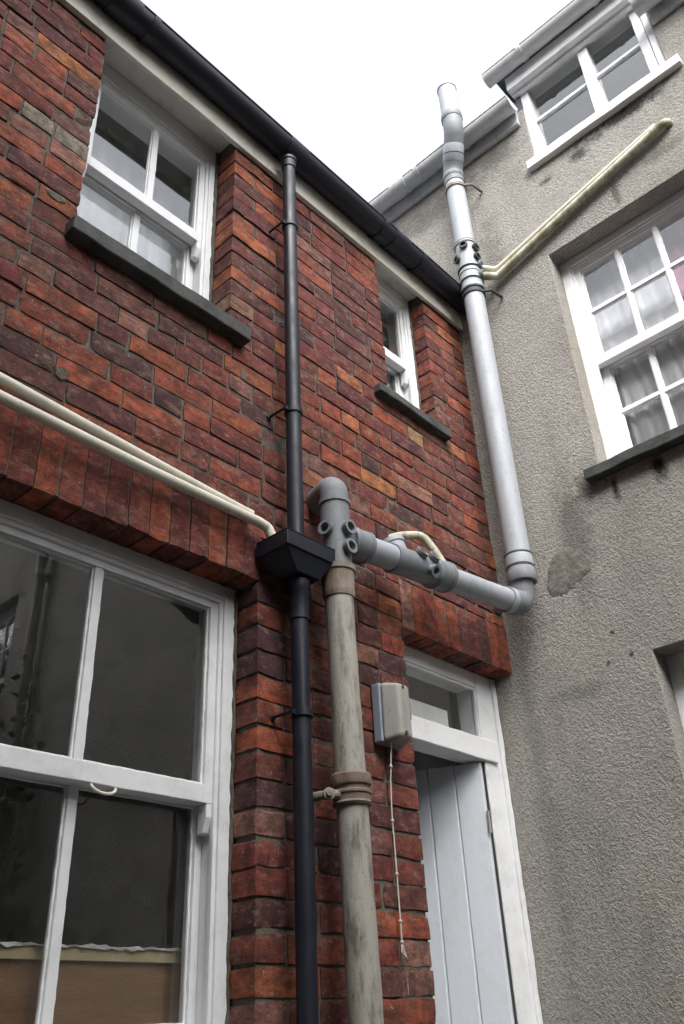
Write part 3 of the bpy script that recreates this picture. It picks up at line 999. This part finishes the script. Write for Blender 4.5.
# dormer
dw = MB()
D = 0.012
y0, y1 = DO[0], DO[1]
zb, zt = DO[2], DO[3]
dw.box((y1 - 0.048, D, zb), (y1, D + 0.10, zt), TR, wob=0.0006)
dw.box((y0, D, zb), (y0 + 0.035, D + 0.10, zt), TR, wob=0.0006)
dw.box((y0 + 0.038, D + 0.006, zb), (y0 + 0.085, D + 0.10, zt), TR, wob=0.0006)
dw.box((-1.060, D, zb), (-1.004, D + 0.10, zt), TR, wob=0.0006)
dw.box((y0 + 0.085, D, zt - 0.10), (-1.060, D + 0.10, zt), TR, wob=0.0006)
dw.box((-1.004, D, zt - 0.10), (y1 - 0.048, D + 0.10, zt), TR, wob=0.0006)
dw.box((y0 + 0.085, D, zb), (-1.060, D + 0.10, zb + 0.045), TR, wob=0.0006)
dw.box((-1.004, D, zb), (y1 - 0.048, D + 0.10, zb + 0.045), TR, wob=0.0006)
dwo = dw.build('dormer_window', M['white'], rh, bevel=0.003)
for a, b in ((y0 + 0.085, -1.060), (-1.004, y1 - 0.048)):
    c = MB()
    c.box((a, D + 0.02, 5.885), (b, D + 0.045, 5.905), TR, wob=0.0006)
    c.build('glazing_bar', M['white'], dwo, bevel=0.002)
    q = MB()
    q.add([TR(a, D + 0.035, zb + 0.04), TR(b, D + 0.035, zb + 0.04), TR(b, D + 0.035, zt - 0.09), TR(a, D + 0.035, zt - 0.09)], [(0, 1, 2, 3)])
    q.build('glass', M['glass'], dwo, recalc=False)
s = MB()
s.box((-1.465, -0.035, 5.492), (-0.592, 0.13, 5.553), TR, wob=0.0008)
s.build('sill', M['sillwhite'], dwo, bevel=0.004)
df = MB()
df.box((-1.62, -0.055, 6.178), (-0.590, 0.010, 6.290), TR, wob=0.0007)
df.box((-1.62, -0.015, 6.150), (-0.598, 0.010, 6.1775), TR, wob=0.0007)
df.build('dormer_fascia', M['white'], rh, bevel=0.003)
gutter('dormer_gutter', 'gutpale', TR, -1.75, -0.505, -0.110, 6.315, 0.050, rh, (-0.75, -1.2), (), ends=True)
ck = MB()
ck.box((-0.6315, 0.005, 6.02), (-0.600, 1.8, 6.33), TR)
ck.box((-1.55, 0.005, 6.02), (-1.4015, 1.8, 6.33), TR)
ck.build('dormer_cheek', M['roofslate'], rh)
dr = MB()
dr.box((-1.75, -0.07, 6.331), (-0.53, 2.2, 6.37), TR)
dr.build('dormer_roof', M['roofslate'], rh, bevel=0.004)

# eaves: fascia and gutter each side of the dormer
ef = MB()
ef.box((-0.598, -0.030, 5.898), (YF, -0.002, 6.03), TR, wob=0.001, seg=0.3)
ef.box((YN, -0.030, 5.898), (-1.41, -0.002, 6.03), TR, wob=0.001, seg=0.3)
ef.build('fascia', M['gutgrey'], rh, bevel=0.003)
gutter('gutter', 'gutgrey', TR, -0.615, YF, -0.092, 6.005, 0.057, rh, (-0.28, 0.05, 0.6, 1.4), (0.20, 2.2))
gutter('gutter', 'gutgrey', TR, YN, -1.372, -0.092, 6.005, 0.057, rh, (-1.9, -3.0, -4.0), (-2.4,))
rr = MB()
for a, b in ((YN - 0.1, -1.553), (-0.598, YF)):
    rr.prism([(-0.06, a, 6.035), (3.4, a, 8.4), (3.4, a, 8.45), (-0.06, a, 6.07)], (0, b - a, 0))
rr.prism([(1.2, -1.553, 6.90), (3.4, -1.553, 8.4), (3.4, -1.553, 8.45), (1.2, -1.553, 6.95)], (0, 0.955, 0))
rr.build('roof', M['roofslate'], rh)
def room_r(y0, y1, z0, z1):
    r = MB()
    x0, x1 = 0.322, 3.2
    P = [(x0, y0, z0), (x1, y0, z0), (x1, y1, z0), (x0, y1, z0), (x0, y0, z1), (x1, y0, z1), (x1, y1, z1), (x0, y1, z1)]
    r.add(P, [(0, 1, 2, 3), (4, 7, 6, 5), (3, 2, 6, 7), (0, 1, 5, 4), (1, 5, 6, 2)])
    r.build('room_lining', M['dark'], rh, recalc=False)
room_r(-3.5, 2.0, 0.02, 2.95)
room_r(-3.5, 2.0, 3.0, 5.2)
room_r(-1.55, -0.6, 5.25, 6.3)
room_r(-7.5, -3.52, 3.0, 5.2)
ew = MB()
ew.box((0.325, YN, 0), (3.4, YN + 0.2, 6.2), lambda x, y, z: (x, y, z))
ew.box((0.325, YF - 0.2, 0), (3.4, YF, 6.2), lambda x, y, z: (x, y, z))
ew.box((3.21, YN + 0.2, 0), (3.4, YF - 0.2, 8.3), lambda x, y, z: (x, y, z))
ew.build('rear_wall', M['stone'], rh)

# bare plaster scar and algae blots on the roughcast
def blob(name, mat, ring, parent, seed, proud=0.004, label=None):
    r_ = random.Random(seed)
    # densify with a ragged edge
    P = []
    n = len(ring)
    for i in range(n):
        a = Vector(ring[i]); b = Vector(ring[(i + 1) % n])
        for k in range(5):
            q = a.lerp(b, k / 5) + Vector((r_.gauss(0, 0.003), r_.gauss(0, 0.003)))
            P.append(q)
    c = sum(P, Vector((0, 0))) / len(P)
    mb = MB()
    n = len(P)
    vs = [(-proud, c.x, c.y)]
    for t, dd in ((0.55, -proud), (0.9, -proud * 0.9), (1.0, 0.003)):
        for p in P:
            q = c.lerp(p, t)
            vs.append((dd + r_.gauss(0, 0.0006), q.x, q.y))
    fs = [(0, 1 + i, 1 + (i + 1) % n) for i in range(n)]
    for L in range(2):
        o = 1 + L * n
        fs += [(o + i, o + n + i, o + n + (i + 1) % n, o + (i + 1) % n) for i in range(n)]
    mb.add(vs, fs)
    return mb.build(name, mat, parent, smooth=True, label=label)
blob('plaster_scar', M['plaster'], [(-0.233, 3.14), (-0.262, 3.215), (-0.305, 3.257), (-0.361, 3.263), (-0.415, 3.226), (-0.455, 3.148), (-0.449, 3.099), (-0.383, 3.073), (-0.351, 3.053), (-0.28, 3.033), (-0.231, 3.055), (-0.224, 3.095)], rh, 4, 0.0015)

# ------------------------------------------------------------------ black downpipe with hopper
dp = thing('downpipe', 'black plastic downpipe with box hopper on the brick wall', 'downpipe', (-1.345, -0.08, 0))
a = MB()
R1 = 0.0275
a.lathe((-1.357, -0.083, 2.74), (0, 0, 1), [(0, 0.0), (0, R1), (1.05, R1), (2.045, R1), (2.045, 0)], 28)
a.build('upper_pipe', M['black'], dp, smooth=True)
def pipe_collar(x, y, z, r, parent, mat='black', h=0.05):
    c = MB()
    c.lathe((x, y, z), (0, 0, 1), [(0, r * 0.9), (0, r + 0.004), (h * 0.7, r + 0.004), (h * 0.75, r + 0.008), (h, r + 0.008), (h + 0.002, r * 0.9)], 28)
    c.build('pipe_collar', M[mat], parent, smooth=True)
pipe_collar(-1.357, -0.083, 4.72, R1, dp, h=0.06)
a = MB()
a.lathe((-1.345, -0.08, 0.0), (0, 0, 1), [(0, 0.0), (0, R1), (1.3, R1), (2.735, R1), (2.735, 0)], 28)
a.build('lower_pipe', M['black'], dp, smooth=True)
pipe_collar(-1.345, -0.08, 2.60, R1, dp, h=0.132)
def bracket(x, z, y, r, parent, mat='black', side=-1, reach=0.005):
    b = MB()
    b.lathe((x, y, z), (0, 0, 1), [(0, r * 0.9), (0, r + 0.005), (0.022, r + 0.005), (0.022, r * 0.9)], 28)
    b.box((x + side * (r + 0.001), y - 0.006, z + 0.003), (x + side * (r + 0.016), y + 0.006, z + 0.018), TB)
    b.tube([(x + side * (r + 0.012), y, z + 0.011), (x + side * (r + 0.014), reach, z + 0.011)], 0.005, 8)
    b.lathe((x + side * (r + 0.014), reach - 0.006, z + 0.011), (0, -1, 0), [(-0.01, 0.0), (-0.01, 0.010), (0.004, 0.010), (0.006, 0.0)], 14)
    b.build('pipe_bracket', M[mat], parent, smooth=True)
for z in (4.345, 3.385, 2.295, 0.9):
    bracket(-1.357 if z > 2.8 else -1.345, z, -0.083, R1, dp)
hp = MB()
TI = lambda x, y, z: (x, y, z)
# rim, tray and tapering outlet
x0, x1, yf, yb = -1.465, -1.250, -0.155, -0.012
hp.box((x0, yf, 2.798), (x1, yb, 2.848), TI)
ins = MB()
P = [(x0 + 0.006, yf + 0.006), (x1 - 0.006, yf + 0.006), (x1 - 0.006, yb), (x0 + 0.006, yb)]
Q = [(-1.395, -0.125), (-1.295, -0.125), (-1.295, -0.035), (-1.395, -0.035)]
vs = [(p[0], p[1], 2.7975) for p in P] + [(q[0], q[1], 2.738) for q in Q]
hp.add(vs, [(0, 1, 2, 3), (7, 6, 5, 4), (0, 4, 5, 1), (1, 5, 6, 2), (2, 6, 7, 3), (3, 7, 4, 0)])
hp.box((x0 - 0.001, yf - 0.001, 2.8485), (x1 + 0.001, yb, 2.853), TI)
hp.build('hopper', M['black'], dp, bevel=0.003)

# ------------------------------------------------------------------ overflow pipes
def overflow(label, pts, r, rad, mat, cat='overflow pipe', group=None, collars=()):
    t = MB()
    t.tube(fillet(pts, rad), r, 18)
    for p, d in collars:
        t.lathe(p, d, [(0, r * 0.8), (0, r + 0.004), (0.05, r + 0.004), (0.05, r * 0.8)], 20)
    return tag(t.build('overflow_pipe', M[mat], smooth=True), label, cat, group)
overflow('thick cream overflow pipe nearest the viewer, ending in the black hopper', [(-4.38, -0.052, 2.93), (-2.4, -0.052, 2.918), (-1.9, -0.05, 2.908), (-1.49, -0.052, 2.905), (-1.452, -0.055, 2.897), (-1.437, -0.06, 2.86)], 0.0165, 0.025, 'cream', group='cream overflow pipes on the brick wall')
overflow('cream overflow pipe lying against the brick, behind the thicker pipe', [(-4.38, -0.022, 3.075), (-2.4, -0.022, 2.999), (-1.8, -0.024, 2.958), (-1.56, -0.026, 2.942), (-1.50, -0.028, 2.938)], 0.0155, 0.03, 'cream', group='cream overflow pipes on the brick wall')
overflow('upper thin clean cream pipe sloping across the grey roughcast to the stack', [(-0.03, -1.26, 5.195), (-0.03, -0.75, 5.066), (-0.034, -0.30, 4.944), (-0.09, -0.245, 4.955)], 0.0145, 0.05, 'cream', group='cream overflow pipes on the roughcast wall')
overflow('lower mossy cream pipe with bent end under the dormer window', [(0.03, -1.312, 5.178), (-0.032, -1.312, 5.178), (-0.034, -0.75, 5.022), (-0.037, -0.30, 4.892), (-0.10, -0.245, 4.885)], 0.021, 0.03, 'creamdirty', group='cream overflow pipes on the roughcast wall', collars=[((-0.032, -1.280, 5.169), (0, 1, -0.277))])

# ------------------------------------------------------------------ soil stack
ss = thing('soil_stack', 'grey soil stack of iron and plastic pipes crossing both walls', 'soil pipe', (-1.18, -0.12, 0))
a = MB()
RI = 0.0455
SX, SY = -1.210, -0.125
LEAN = Vector((-0.028, 0, 1.25)).normalized()      # the old iron pipe leans a little
def iron(z):
    return Vector((SX, SY, 2.75)) + LEAN * ((z - 2.75) / LEAN.z)
a.lathe(iron(0), LEAN, [(0, 0)] + [(t, RI + random.gauss(0, 0.0006)) for t in np.linspace(0, 2.76, 60)] + [(2.76, 0)], 36)
a.build('iron_pipe', M['iron'], ss, smooth=True)
c = MB()
c.lathe(iron(2.058), LEAN, [(0, RI * 0.9), (0, RI + 0.008), (0.006, RI + 0.012), (0.012, RI + 0.008), (0.028, RI + 0.009), (0.032, RI + 0.013), (0.038, RI + 0.013), (0.042, RI + 0.007), (0.052, RI + 0.006), (0.056, RI + 0.013), (0.064, RI + 0.015), (0.074, RI + 0.014), (0.082, RI + 0.014), (0.088, RI + 0.010), (0.090, RI * 0.9)], 36)
# fixing ear on the left of the collar
q_ = iron(2.085)
c.tube([q_ + Vector((-0.045, 0.0, 0)), q_ + Vector((-0.068, 0.012, 0.0)), q_ + Vector((-0.084, 0.04, 0.0)), q_ + Vector((-0.086, 0.13, 0.0))], [0.014, 0.013, 0.013, 0.013], 12)
c.lathe(q_ + Vector((-0.080, 0.012, 0)), (-0.6, -0.8, 0), [(-0.01, 0), (-0.01, 0.017), (0.004, 0.017), (0.006, 0.009), (0.014, 0.009), (0.015, 0)], 16)
c.build('iron_collar', M['rusty'], ss, smooth=True, angle=0.5)
c = MB()
c.lathe(iron(2.70), LEAN, [(0, RI * 0.9), (0, RI + 0.004), (0.02, RI + 0.008), (0.03, RI + 0.006), (0.085, RI + 0.009), (0.09, RI + 0.014), (0.108, RI + 0.014), (0.112, RI + 0.002), (0.112, 0.02)], 36)
c.build('iron_socket', M['rusty'], ss, smooth=True, angle=0.5)
# plastic branch with bosses
br = MB()
RP = 0.0475
br.lathe((SX, SY, 2.81), (0, 0, 1), [(0, 0.03), (0, RP + 0.001), (0.05, RP + 0.002), (0.235, RP + 0.002), (0.238, RP + 0.007), (0.252, RP + 0.007), (0.255, 0.03)], 36)
bro = br.build('access_branch', M['greydirty'], ss, smooth=True, angle=0.5)
def boss(p, d, r, L, parent, mat='greydirty', cap=False):
    b = MB()
    d = Vector(d).normalized()
    prof = [(-0.03, r * 0.9), (L - 0.012, r), (L - 0.012, r + 0.004), (L, r + 0.004), (L, r - 0.005)]
    prof += [(L - 0.004, r - 0.005), (L - 0.004, 0.0)] if cap else [(L - 0.03, r - 0.006), (L - 0.03, 0.0)]
    b.lathe(p, d, prof, 22)
    return b.build('boss', M[mat], parent, smooth=True, angle=0.5)
def boss_at(ang_deg, z, r=0.022, L=0.022):
    a_ = math.radians(ang_deg)
    d = (math.cos(a_), math.sin(a_), 0)
    boss((SX + d[0] * RP, SY + d[1] * RP, z), d, r, L, bro)
boss_at(-170, 2.935); boss_at(-90, 2.94); boss_at(-90, 2.868)
# elbow turning into the wall at the top
el = MB()
el.tube(fillet([(SX, SY, 3.055), (SX, SY, 3.125), (SX + 0.075, SY + 0.22, 3.14)], 0.055, 12), RP + 0.001, 30)
el.build('elbow', M['greydirty'], ss, smooth=True, angle=0.5)
# horizontal run
def pt(t):
    A = Vector((SX, SY, 2.925)); B_ = Vector((-0.115, -0.155, 3.015))
    return A.lerp(B_, t)
hd = (pt(1) - pt(0)).normalized()
h = MB()
h.tube([pt(0.05), pt(0.93)], RP - 0.001, 32)
h.build('branch_pipe', M['grey'], ss, smooth=True)
def sock(t, L, parent, mat='greydirty', extra=0.008):
    b = MB()
    b.lathe(pt(t), hd, [(0, RP * 0.8), (0, RP + 0.004), (0.008, RP + extra + 0.003), (0.02, RP + extra + 0.003), (0.022, RP + extra), (L - 0.022, RP + extra), (L - 0.02, RP + extra + 0.003), (L - 0.006, RP + extra + 0.003), (L, RP + 0.002), (L, RP * 0.8)], 34)
    return b.build('socket', M[mat], parent, smooth=True, angle=0.5)
sock(0.05, 0.09, ss)
sock(0.25, 0.225, ss, extra=0.004)
fit_ = sock(0.46, 0.095, ss, extra=0.010)
def boss_h(t, a_deg, r=0.02, L=0.03, cap=False):
    a_ = math.radians(a_deg)
    d = Vector((0, -math.cos(a_), math.sin(a_)))
    p = pt(t) + d * RP
    boss(p, d, r, L, fit_, 'greydirty', cap)
boss_h(0.405, -28); boss_h(0.42, 32, 0.02, 0.022); boss_h(0.36, 34, 0.021, 0.02)
# capped access arm pointing up and back, with the cream waste pipe
ac = MB()
d = Vector((-0.15, 0.25, 1)).normalized()
ac.lathe(pt(0.295), d, [(0.0, RP * 0.9), (0.065, RP * 0.9), (0.066, RP), (0.082, RP), (0.086, 0.03), (0.086, 0)], 30)
ac.build('access_cap', M['grey'], ss, smooth=True, angle=0.5)
wp = MB()
wp.tube(fillet([pt(0.55) + Vector((0, 0.0, 0.04)), (-0.60, -0.095, 3.11), (-0.635, -0.065, 3.185), (-0.72, -0.03, 3.165), (-0.77, 0.03, 3.15)], 0.045, 8), 0.0165, 18)
wp.build('waste_pipe', M['creamdirty'], ss, smooth=True, label='short cream bent waste pipe entering the horizontal run')
# corner bend and vent pipe
VX, VY = -0.112, -0.182
RV = 0.0545
RB = RP
RP = RV
bd = MB()
bd.tube(fillet([pt(0.925), Vector((-0.104, -0.158, 3.018)), Vector((VX, VY, 3.17))], 0.07, 14), RB + 0.006, 32)
bd.build('bend', M['greydirty'], ss, smooth=True, angle=0.5)
def ring(p, d, L, parent, mat='greydirty', extra=0.007, name='socket'):
    b = MB()
    b.lathe(p, d, [(0, RP * 0.9), (0, RP + extra * 0.6), (0.006, RP + extra), (L - 0.006, RP + extra), (L, RP + extra * 0.6), (L, RP * 0.9)], 34)
    return b.build(name, M[mat], parent, smooth=True, angle=0.5)
ring(pt(0.90), hd, 0.03, ss, 'grey', 0.0)
ring((VX, VY, 3.105), (0, 0, 1), 0.05, ss, 'greydirty', 0.008)
ring((VX, VY, 3.165), (0, 0, 1), 0.018, ss, 'rubber', 0.006)
ring((VX, VY, 3.225), (0, 0, 1), 0.014, ss, 'rubber', 0.006)
ring((VX, VY, 3.150), (0, 0, 1), 0.09, ss, 'grey', 0.0045)
v = MB()
v.lathe((VX, VY, 3.14), (0, 0, 1), [(0, 0), (0, RP - 0.001), (0.8, RP - 0.001), (1.6, RP - 0.001), (2.60, RP - 0.001), (2.60, 0)], 34)
v.build('vent_pipe', M['grey'], ss, smooth=True)
# boss branch beside the two overflow pipes
bb = MB()
bb.lathe((VX, VY, 4.80), (0, 0, 1), [(0, RP * 0.9), (0, RP + 0.007), (0.02, RP + 0.008), (0.022, RP + 0.002), (0.06, RP + 0.002), (0.062, RP + 0.006), (0.075, RP + 0.006), (0.077, RP + 0.002), (0.12, RP + 0.002), (0.122, RP + 0.006), (0.135, RP + 0.006), (0.137, RP + 0.002), (0.335, RP + 0.002), (0.337, RP + 0.008), (0.36, RP + 0.008), (0.362, RP * 0.9)], 34)
bbo = bb.build('boss_branch', M['grey'], ss, smooth=True, angle=0.5)
for z, rr_ in ((4.80, 0.0), (4.862, 0), (4.95, 0), (5.145, 0)):
    ring((VX, VY, z), (0, 0, 1), 0.010, bbo, 'rubber', 0.0095, 'seal')
for (an, z) in ((-160, 5.10), (-95, 5.09), (-95, 5.02), (150, 5.03)):
    a_ = math.radians(an)
    dd = (math.cos(a_), math.sin(a_), 0)
    boss((VX + dd[0] * RP, VY + dd[1] * RP, z), dd, 0.020, 0.018, bbo, 'rubber')
for z in (4.895, 4.965):
    boss((VX + 0.01, VY - RP, z), (0.12, -1, 0), 0.024, 0.022, bbo, 'greydirty')
for z, yy in ((5.60, 1), (4.765, 1)):
    b = MB()
    b.lathe((VX, VY, z), (0, 0, 1), [(0, RP * 0.9), (0, RP + 0.006), (0.02, RP + 0.006), (0.02, RP * 0.9)], 30)
    b.tube([(VX, VY - RP, z + 0.01), (VX + 0.03, VY - RP - 0.035, z + 0.012), (-0.005, VY - RP - 0.05, z + 0.005)], 0.008, 8)
    b.build('pipe_bracket', M['rubber' if z < 5 else 'rusty'], ss, smooth=True)
# swan neck clearing the eaves gutter, then the open top
UX, UY = -0.205, -0.286
nk = MB()
nk.tube(fillet([(VX, VY, 5.66), (VX, VY, 5.76), (UX, UY, 5.96), (UX, UY, 6.10)], 0.12, 10), RP + 0.003, 32)
nk.build('swan_neck', M['greydirty'], ss, smooth=True, angle=0.5)
n0 = Vector((VX, VY, 5.76)); n1 = Vector((UX, UY, 5.96)); nd = (n1 - n0).normalized()
ring((VX, VY, 5.70), (0, 0, 1), 0.035, ss, 'greydirty', 0.008)
ring(n0 + nd * 0.06, nd, 0.10, ss, 'grey', 0.006)
ring(n0 + nd * 0.10, nd, 0.014, ss, 'rubber', 0.007, 'seal')
ring((UX, UY, 6.045), (0, 0, 1), 0.05, ss, 'greydirty', 0.008)
u = MB()
u.lathe((UX, UY, 6.05), (0, 0, 1), [(0, 0.03), (0, RP), (0.29, RP), (0.291, RP + 0.004), (0.31, RP + 0.004), (0.311, RP - 0.004), (0.26, RP - 0.006), (0.26, 0)], 34)
u.build('vent_top', M['grey'], ss, smooth=True, angle=0.5)
cg = MB()
for i in range(8):
    a_ = math.pi * i / 8
    pts = []
    for k in range(9):
        t = math.pi * k / 8
        pts.append((UX + math.cos(a_) * (RP - 0.004) * math.cos(t), UY + math.sin(a_) * (RP - 0.004) * math.cos(t), 6.355 + 0.05 * math.sin(t)))
    cg.tube(pts, 0.0025, 6)
cg.build('vent_cage', M['grey'], ss, smooth=True)

# ------------------------------------------------------------------ switch box with pull cord
sb = thing('switch_box', 'beige plastic wall box with a hanging pull cord beside the door', 'switch box', (-0.93, 0.0, 2.27))
def tapered(x0, x1, z0, z1, ya, yb, ins, insz, n=1):
    b = MB()
    A = [(x0, ya, z0), (x1, ya, z0), (x1, ya, z1), (x0, ya, z1)]
    B_ = [(x0 + ins, yb, z0 + insz), (x1 - ins, yb, z0 + insz), (x1 - ins, yb, z1 - insz), (x0 + ins, yb, z1 - insz)]
    b.add(A + B_, [(0, 1, 2, 3), (7, 6, 5, 4), (0, 4, 5, 1), (1, 5, 6, 2), (2, 6, 7, 3), (3, 7, 4, 0)])
    return b
tapered(-0.938, -0.820, 2.312, 2.512, -0.004, -0.040, 0.0, 0.0).build('back_plate', M['boxback'], sb, bevel=0.006, segs=3)
tapered(-0.937, -0.821, 2.310, 2.514, -0.0405, -0.100, 0.030, 0.012).build('cover', M['boxcover'], sb, bevel=0.014, segs=5)
k = MB()
k.lathe((-0.886, -0.1002, 2.335), (0, -1, 0), [(-0.002, 0), (-0.002, 0.008), (0.002, 0.008), (0.002, 0)], 16)
k.build('screw', M['rubber'], sb, smooth=True)
k = MB()
k.lathe((-0.886, -0.1002, 2.49), (0, -1, 0), [(-0.002, 0), (-0.002, 0.006), (0.002, 0.006), (0.002, 0)], 16)
k.build('screw', M['rubber'], sb, smooth=True)
cd = MB()
pts = [(-0.900, -0.045, 2.314), (-0.899, -0.03, 2.20), (-0.895, -0.022, 2.10), (-0.890, -0.02, 1.95), (-0.886, -0.018, 1.80), (-0.884, -0.016, 1.735), (-0.880, -0.018, 1.715), (-0.872, -0.02, 1.69)]
cd.tube(pts, 0.0024, 8)
cd.tube([(-0.884, -0.016, 1.735), (-0.890, -0.018, 1.71), (-0.878, -0.024, 1.695), (-0.868, -0.018, 1.688)], 0.0022, 8)
for q in (2.24, 2.075, 1.92, 1.79, 1.735):
    # knots tied along the cord
    for a_, b_ in zip(pts[:-1], pts[1:]):
        if b_[2] <= q <= a_[2]:
            t = (a_[2] - q) / (a_[2] - b_[2])
            p = Vector(a_).lerp(Vector(b_), t)
            cd.lathe(p - Vector((0, 0, 0.006)), (0, 0, 1), [(0, 0.0), (0.002, 0.0045), (0.006, 0.006), (0.010, 0.0045), (0.012, 0)], 10)
            break
cd.build('pull_cord', M['string'], sb, smooth=True)

# ------------------------------------------------------------------ curtains in the rendered house
def curtain(name, label, mat, y0, y1, z0, z1, x, amp, waves, seed, group=None, T=TR, span=None):
    if span: y0, y1 = span
    r_ = random.Random(seed)
    n = int(waves * 10)
    vs, fs = [], []
    ph = [r_.uniform(0, 6.28) for _ in range(3)]
    for k in range(2):
        z = (z1, z0)[k]
        for i in range(n + 1):
            t = i / n
            d = amp * (math.sin(2 * math.pi * waves * t + ph[0]) + 0.5 * math.sin(2 * math.pi * waves * 1.7 * t + ph[1] + k * 0.6))
            vs.append(T(y0 + (y1 - y0) * t, x + d, z))
    for i in range(n):
        fs.append((i, i + 1, n + 2 + i, n + 1 + i))
    m = MB()
    m.add(vs, fs)
    o = m.build(name, M[mat], smooth=True, recalc=False)
    so = o.modifiers.new('thickness', 'SOLIDIFY'); so.thickness = 0.002
    return tag(o, label, 'curtain', group)
curtain('net_curtain', 'white net curtain hanging behind the multi-pane window', 'curtain', -1.04, -0.55, 3.5, 4.8, 0.222, 0.0035, 8, 2)
curtain('net_curtain', 'grey net curtain behind the upper brick wall window left of the downpipe', 'curtain', 0, 1, 3.6, 4.8, 0.36, 0.01, 8, 7, T=TB, span=(-2.35, -1.5))
curtain('curtain', 'mauve curtain edge hanging inside the multi-pane window', 'pink', -1.24, -1.03, 3.5, 4.8, 0.228, 0.005, 4, 3)

# ------------------------------------------------------------------ yard parts seen in the window reflections, and unseen houses added to close off light
fp = thing('downpipe', 'downpipe on the far roughcast wall, mirrored in the left pane of the lower window', 'downpipe', (-0.07, -3.86, 0))
a = MB()
a.lathe((-0.07, -3.86, 0), (0, 0, 1), [(0, 0), (0, 0.042), (3.0, 0.042), (5.93, 0.042), (5.93, 0)], 24)
a.build('pipe', M['iron'], fp, smooth=True)
for z in (1.2, 3.0, 4.8):
    b = MB()
    b.lathe((-0.07, -3.86, z), (0, 0, 1), [(0, 0.04), (0, 0.05), (0.05, 0.05), (0.05, 0.04)], 24)
    b.box((-0.02, -3.93, z + 0.01), (0.003, -3.79, z + 0.04), TI)
    b.build('pipe_bracket', M['gutgrey'], fp, smooth=True)
cp = thing('climbing_plant', 'leafy climbing plant on the far wall, mirrored faintly in the lower window', 'plant', (-0.1, -3.5, 0))
r_ = random.Random(9)
st, lf = MB(), MB()
for i in range(7):
    y = -3.5 + r_.uniform(-0.12, 0.12)
    pts = [(-0.06, y, 0.02)]
    h_ = r_.uniform(2.6, 4.3)
    n = 14
    for k in range(1, n + 1):
        y += r_.gauss(0, 0.035)
        pts.append((-0.06 - r_.random() * 0.08, y, h_ * k / n))
    st.tube(pts, [0.012 * (1 - 0.7 * k / n) for k in range(n + 1)], 6)
    for k in range(3, n + 1):
        for q in range(5):
            c = Vector(pts[k]) + Vector((r_.uniform(-0.13, 0.02), r_.gauss(0, 0.08), r_.uniform(-0.15, 0.12)))
            a1 = Vector((r_.gauss(0, 1), r_.gauss(0, 1), r_.gauss(0, 0.6))).normalized()
            a2 = a1.cross(Vector((r_.gauss(0, 1), r_.gauss(0, 1), r_.gauss(0, 1)))).normalized()
            L = r_.uniform(0.05, 0.09)
            lf.add([c, c + a1 * L * 0.5 + a2 * L * 0.3, c + a1 * L, c + a1 * L * 0.5 - a2 * L * 0.3], [(0, 1, 2, 3)])
st.build('stem', M['stem'], cp, smooth=True)
lf.build('foliage', M['leaf'], cp, recalc=False)
yw = MB()
r_ = random.Random(4)
yw.box((-4.48, -4.6, 0), (-0.02, -4.25, 2.75), TI)
for i in range(420):
    x = r_.uniform(-4.2, -0.3); z = r_.uniform(0.05, 2.65)
    w_, h_ = r_.uniform(0.08, 0.22), r_.uniform(0.04, 0.1)
    yw.box((x - w_, -4.25 + r_.uniform(0.003, 0.03), z - h_), (x + w_, -4.3, z + h_), TI)
tag(yw.build('stone_wall', M['stone'], bevel=0.02), 'rubble stone yard wall mirrored in the lower window', 'wall')
nh = thing('added_side_house', 'unseen plain house mass added on the left to block sky light from the yard', 'house', (-6.0, -2.0, 0))  # unseen mass, sized to keep sky light off the lower walls
m = MB()
m.box((-7.6, -8.0, 0), (-4.5, 4.0, 8.2), TI)
m.build('wall', M['stone'], nh)
m = MB()
m.prism([(-4.35, -8.1, 8.16), (-6.0, -8.1, 9.2), (-7.75, -8.1, 8.16), (-7.75, -8.1, 8.21), (-6.0, -8.1, 9.26), (-4.35, -8.1, 8.21)], (0, 12.2, 0))
m.build('roof', M['roofslate'], nh)
bh = thing('added_rear_house', 'unseen plain house mass added behind the stone yard wall to limit sky light', 'house', (-3.0, -6.4, 0))  # added out of view; its height sets how much sky reaches the brick
m = MB()
m.box((-4.48, -8.0, 0), (-0.02, -4.7, 4.1), TI)
m.build('wall', M['stone'], bh)
m = MB()
m.prism([(-4.34, -4.5, 4.07), (-4.34, -6.3, 5.2), (-4.34, -8.15, 4.07), (-4.34, -8.15, 4.12), (-4.34, -6.3, 5.26), (-4.34, -4.5, 4.12)], (4.2, 0, 0))
m.build('roof', M['roofslate'], bh)
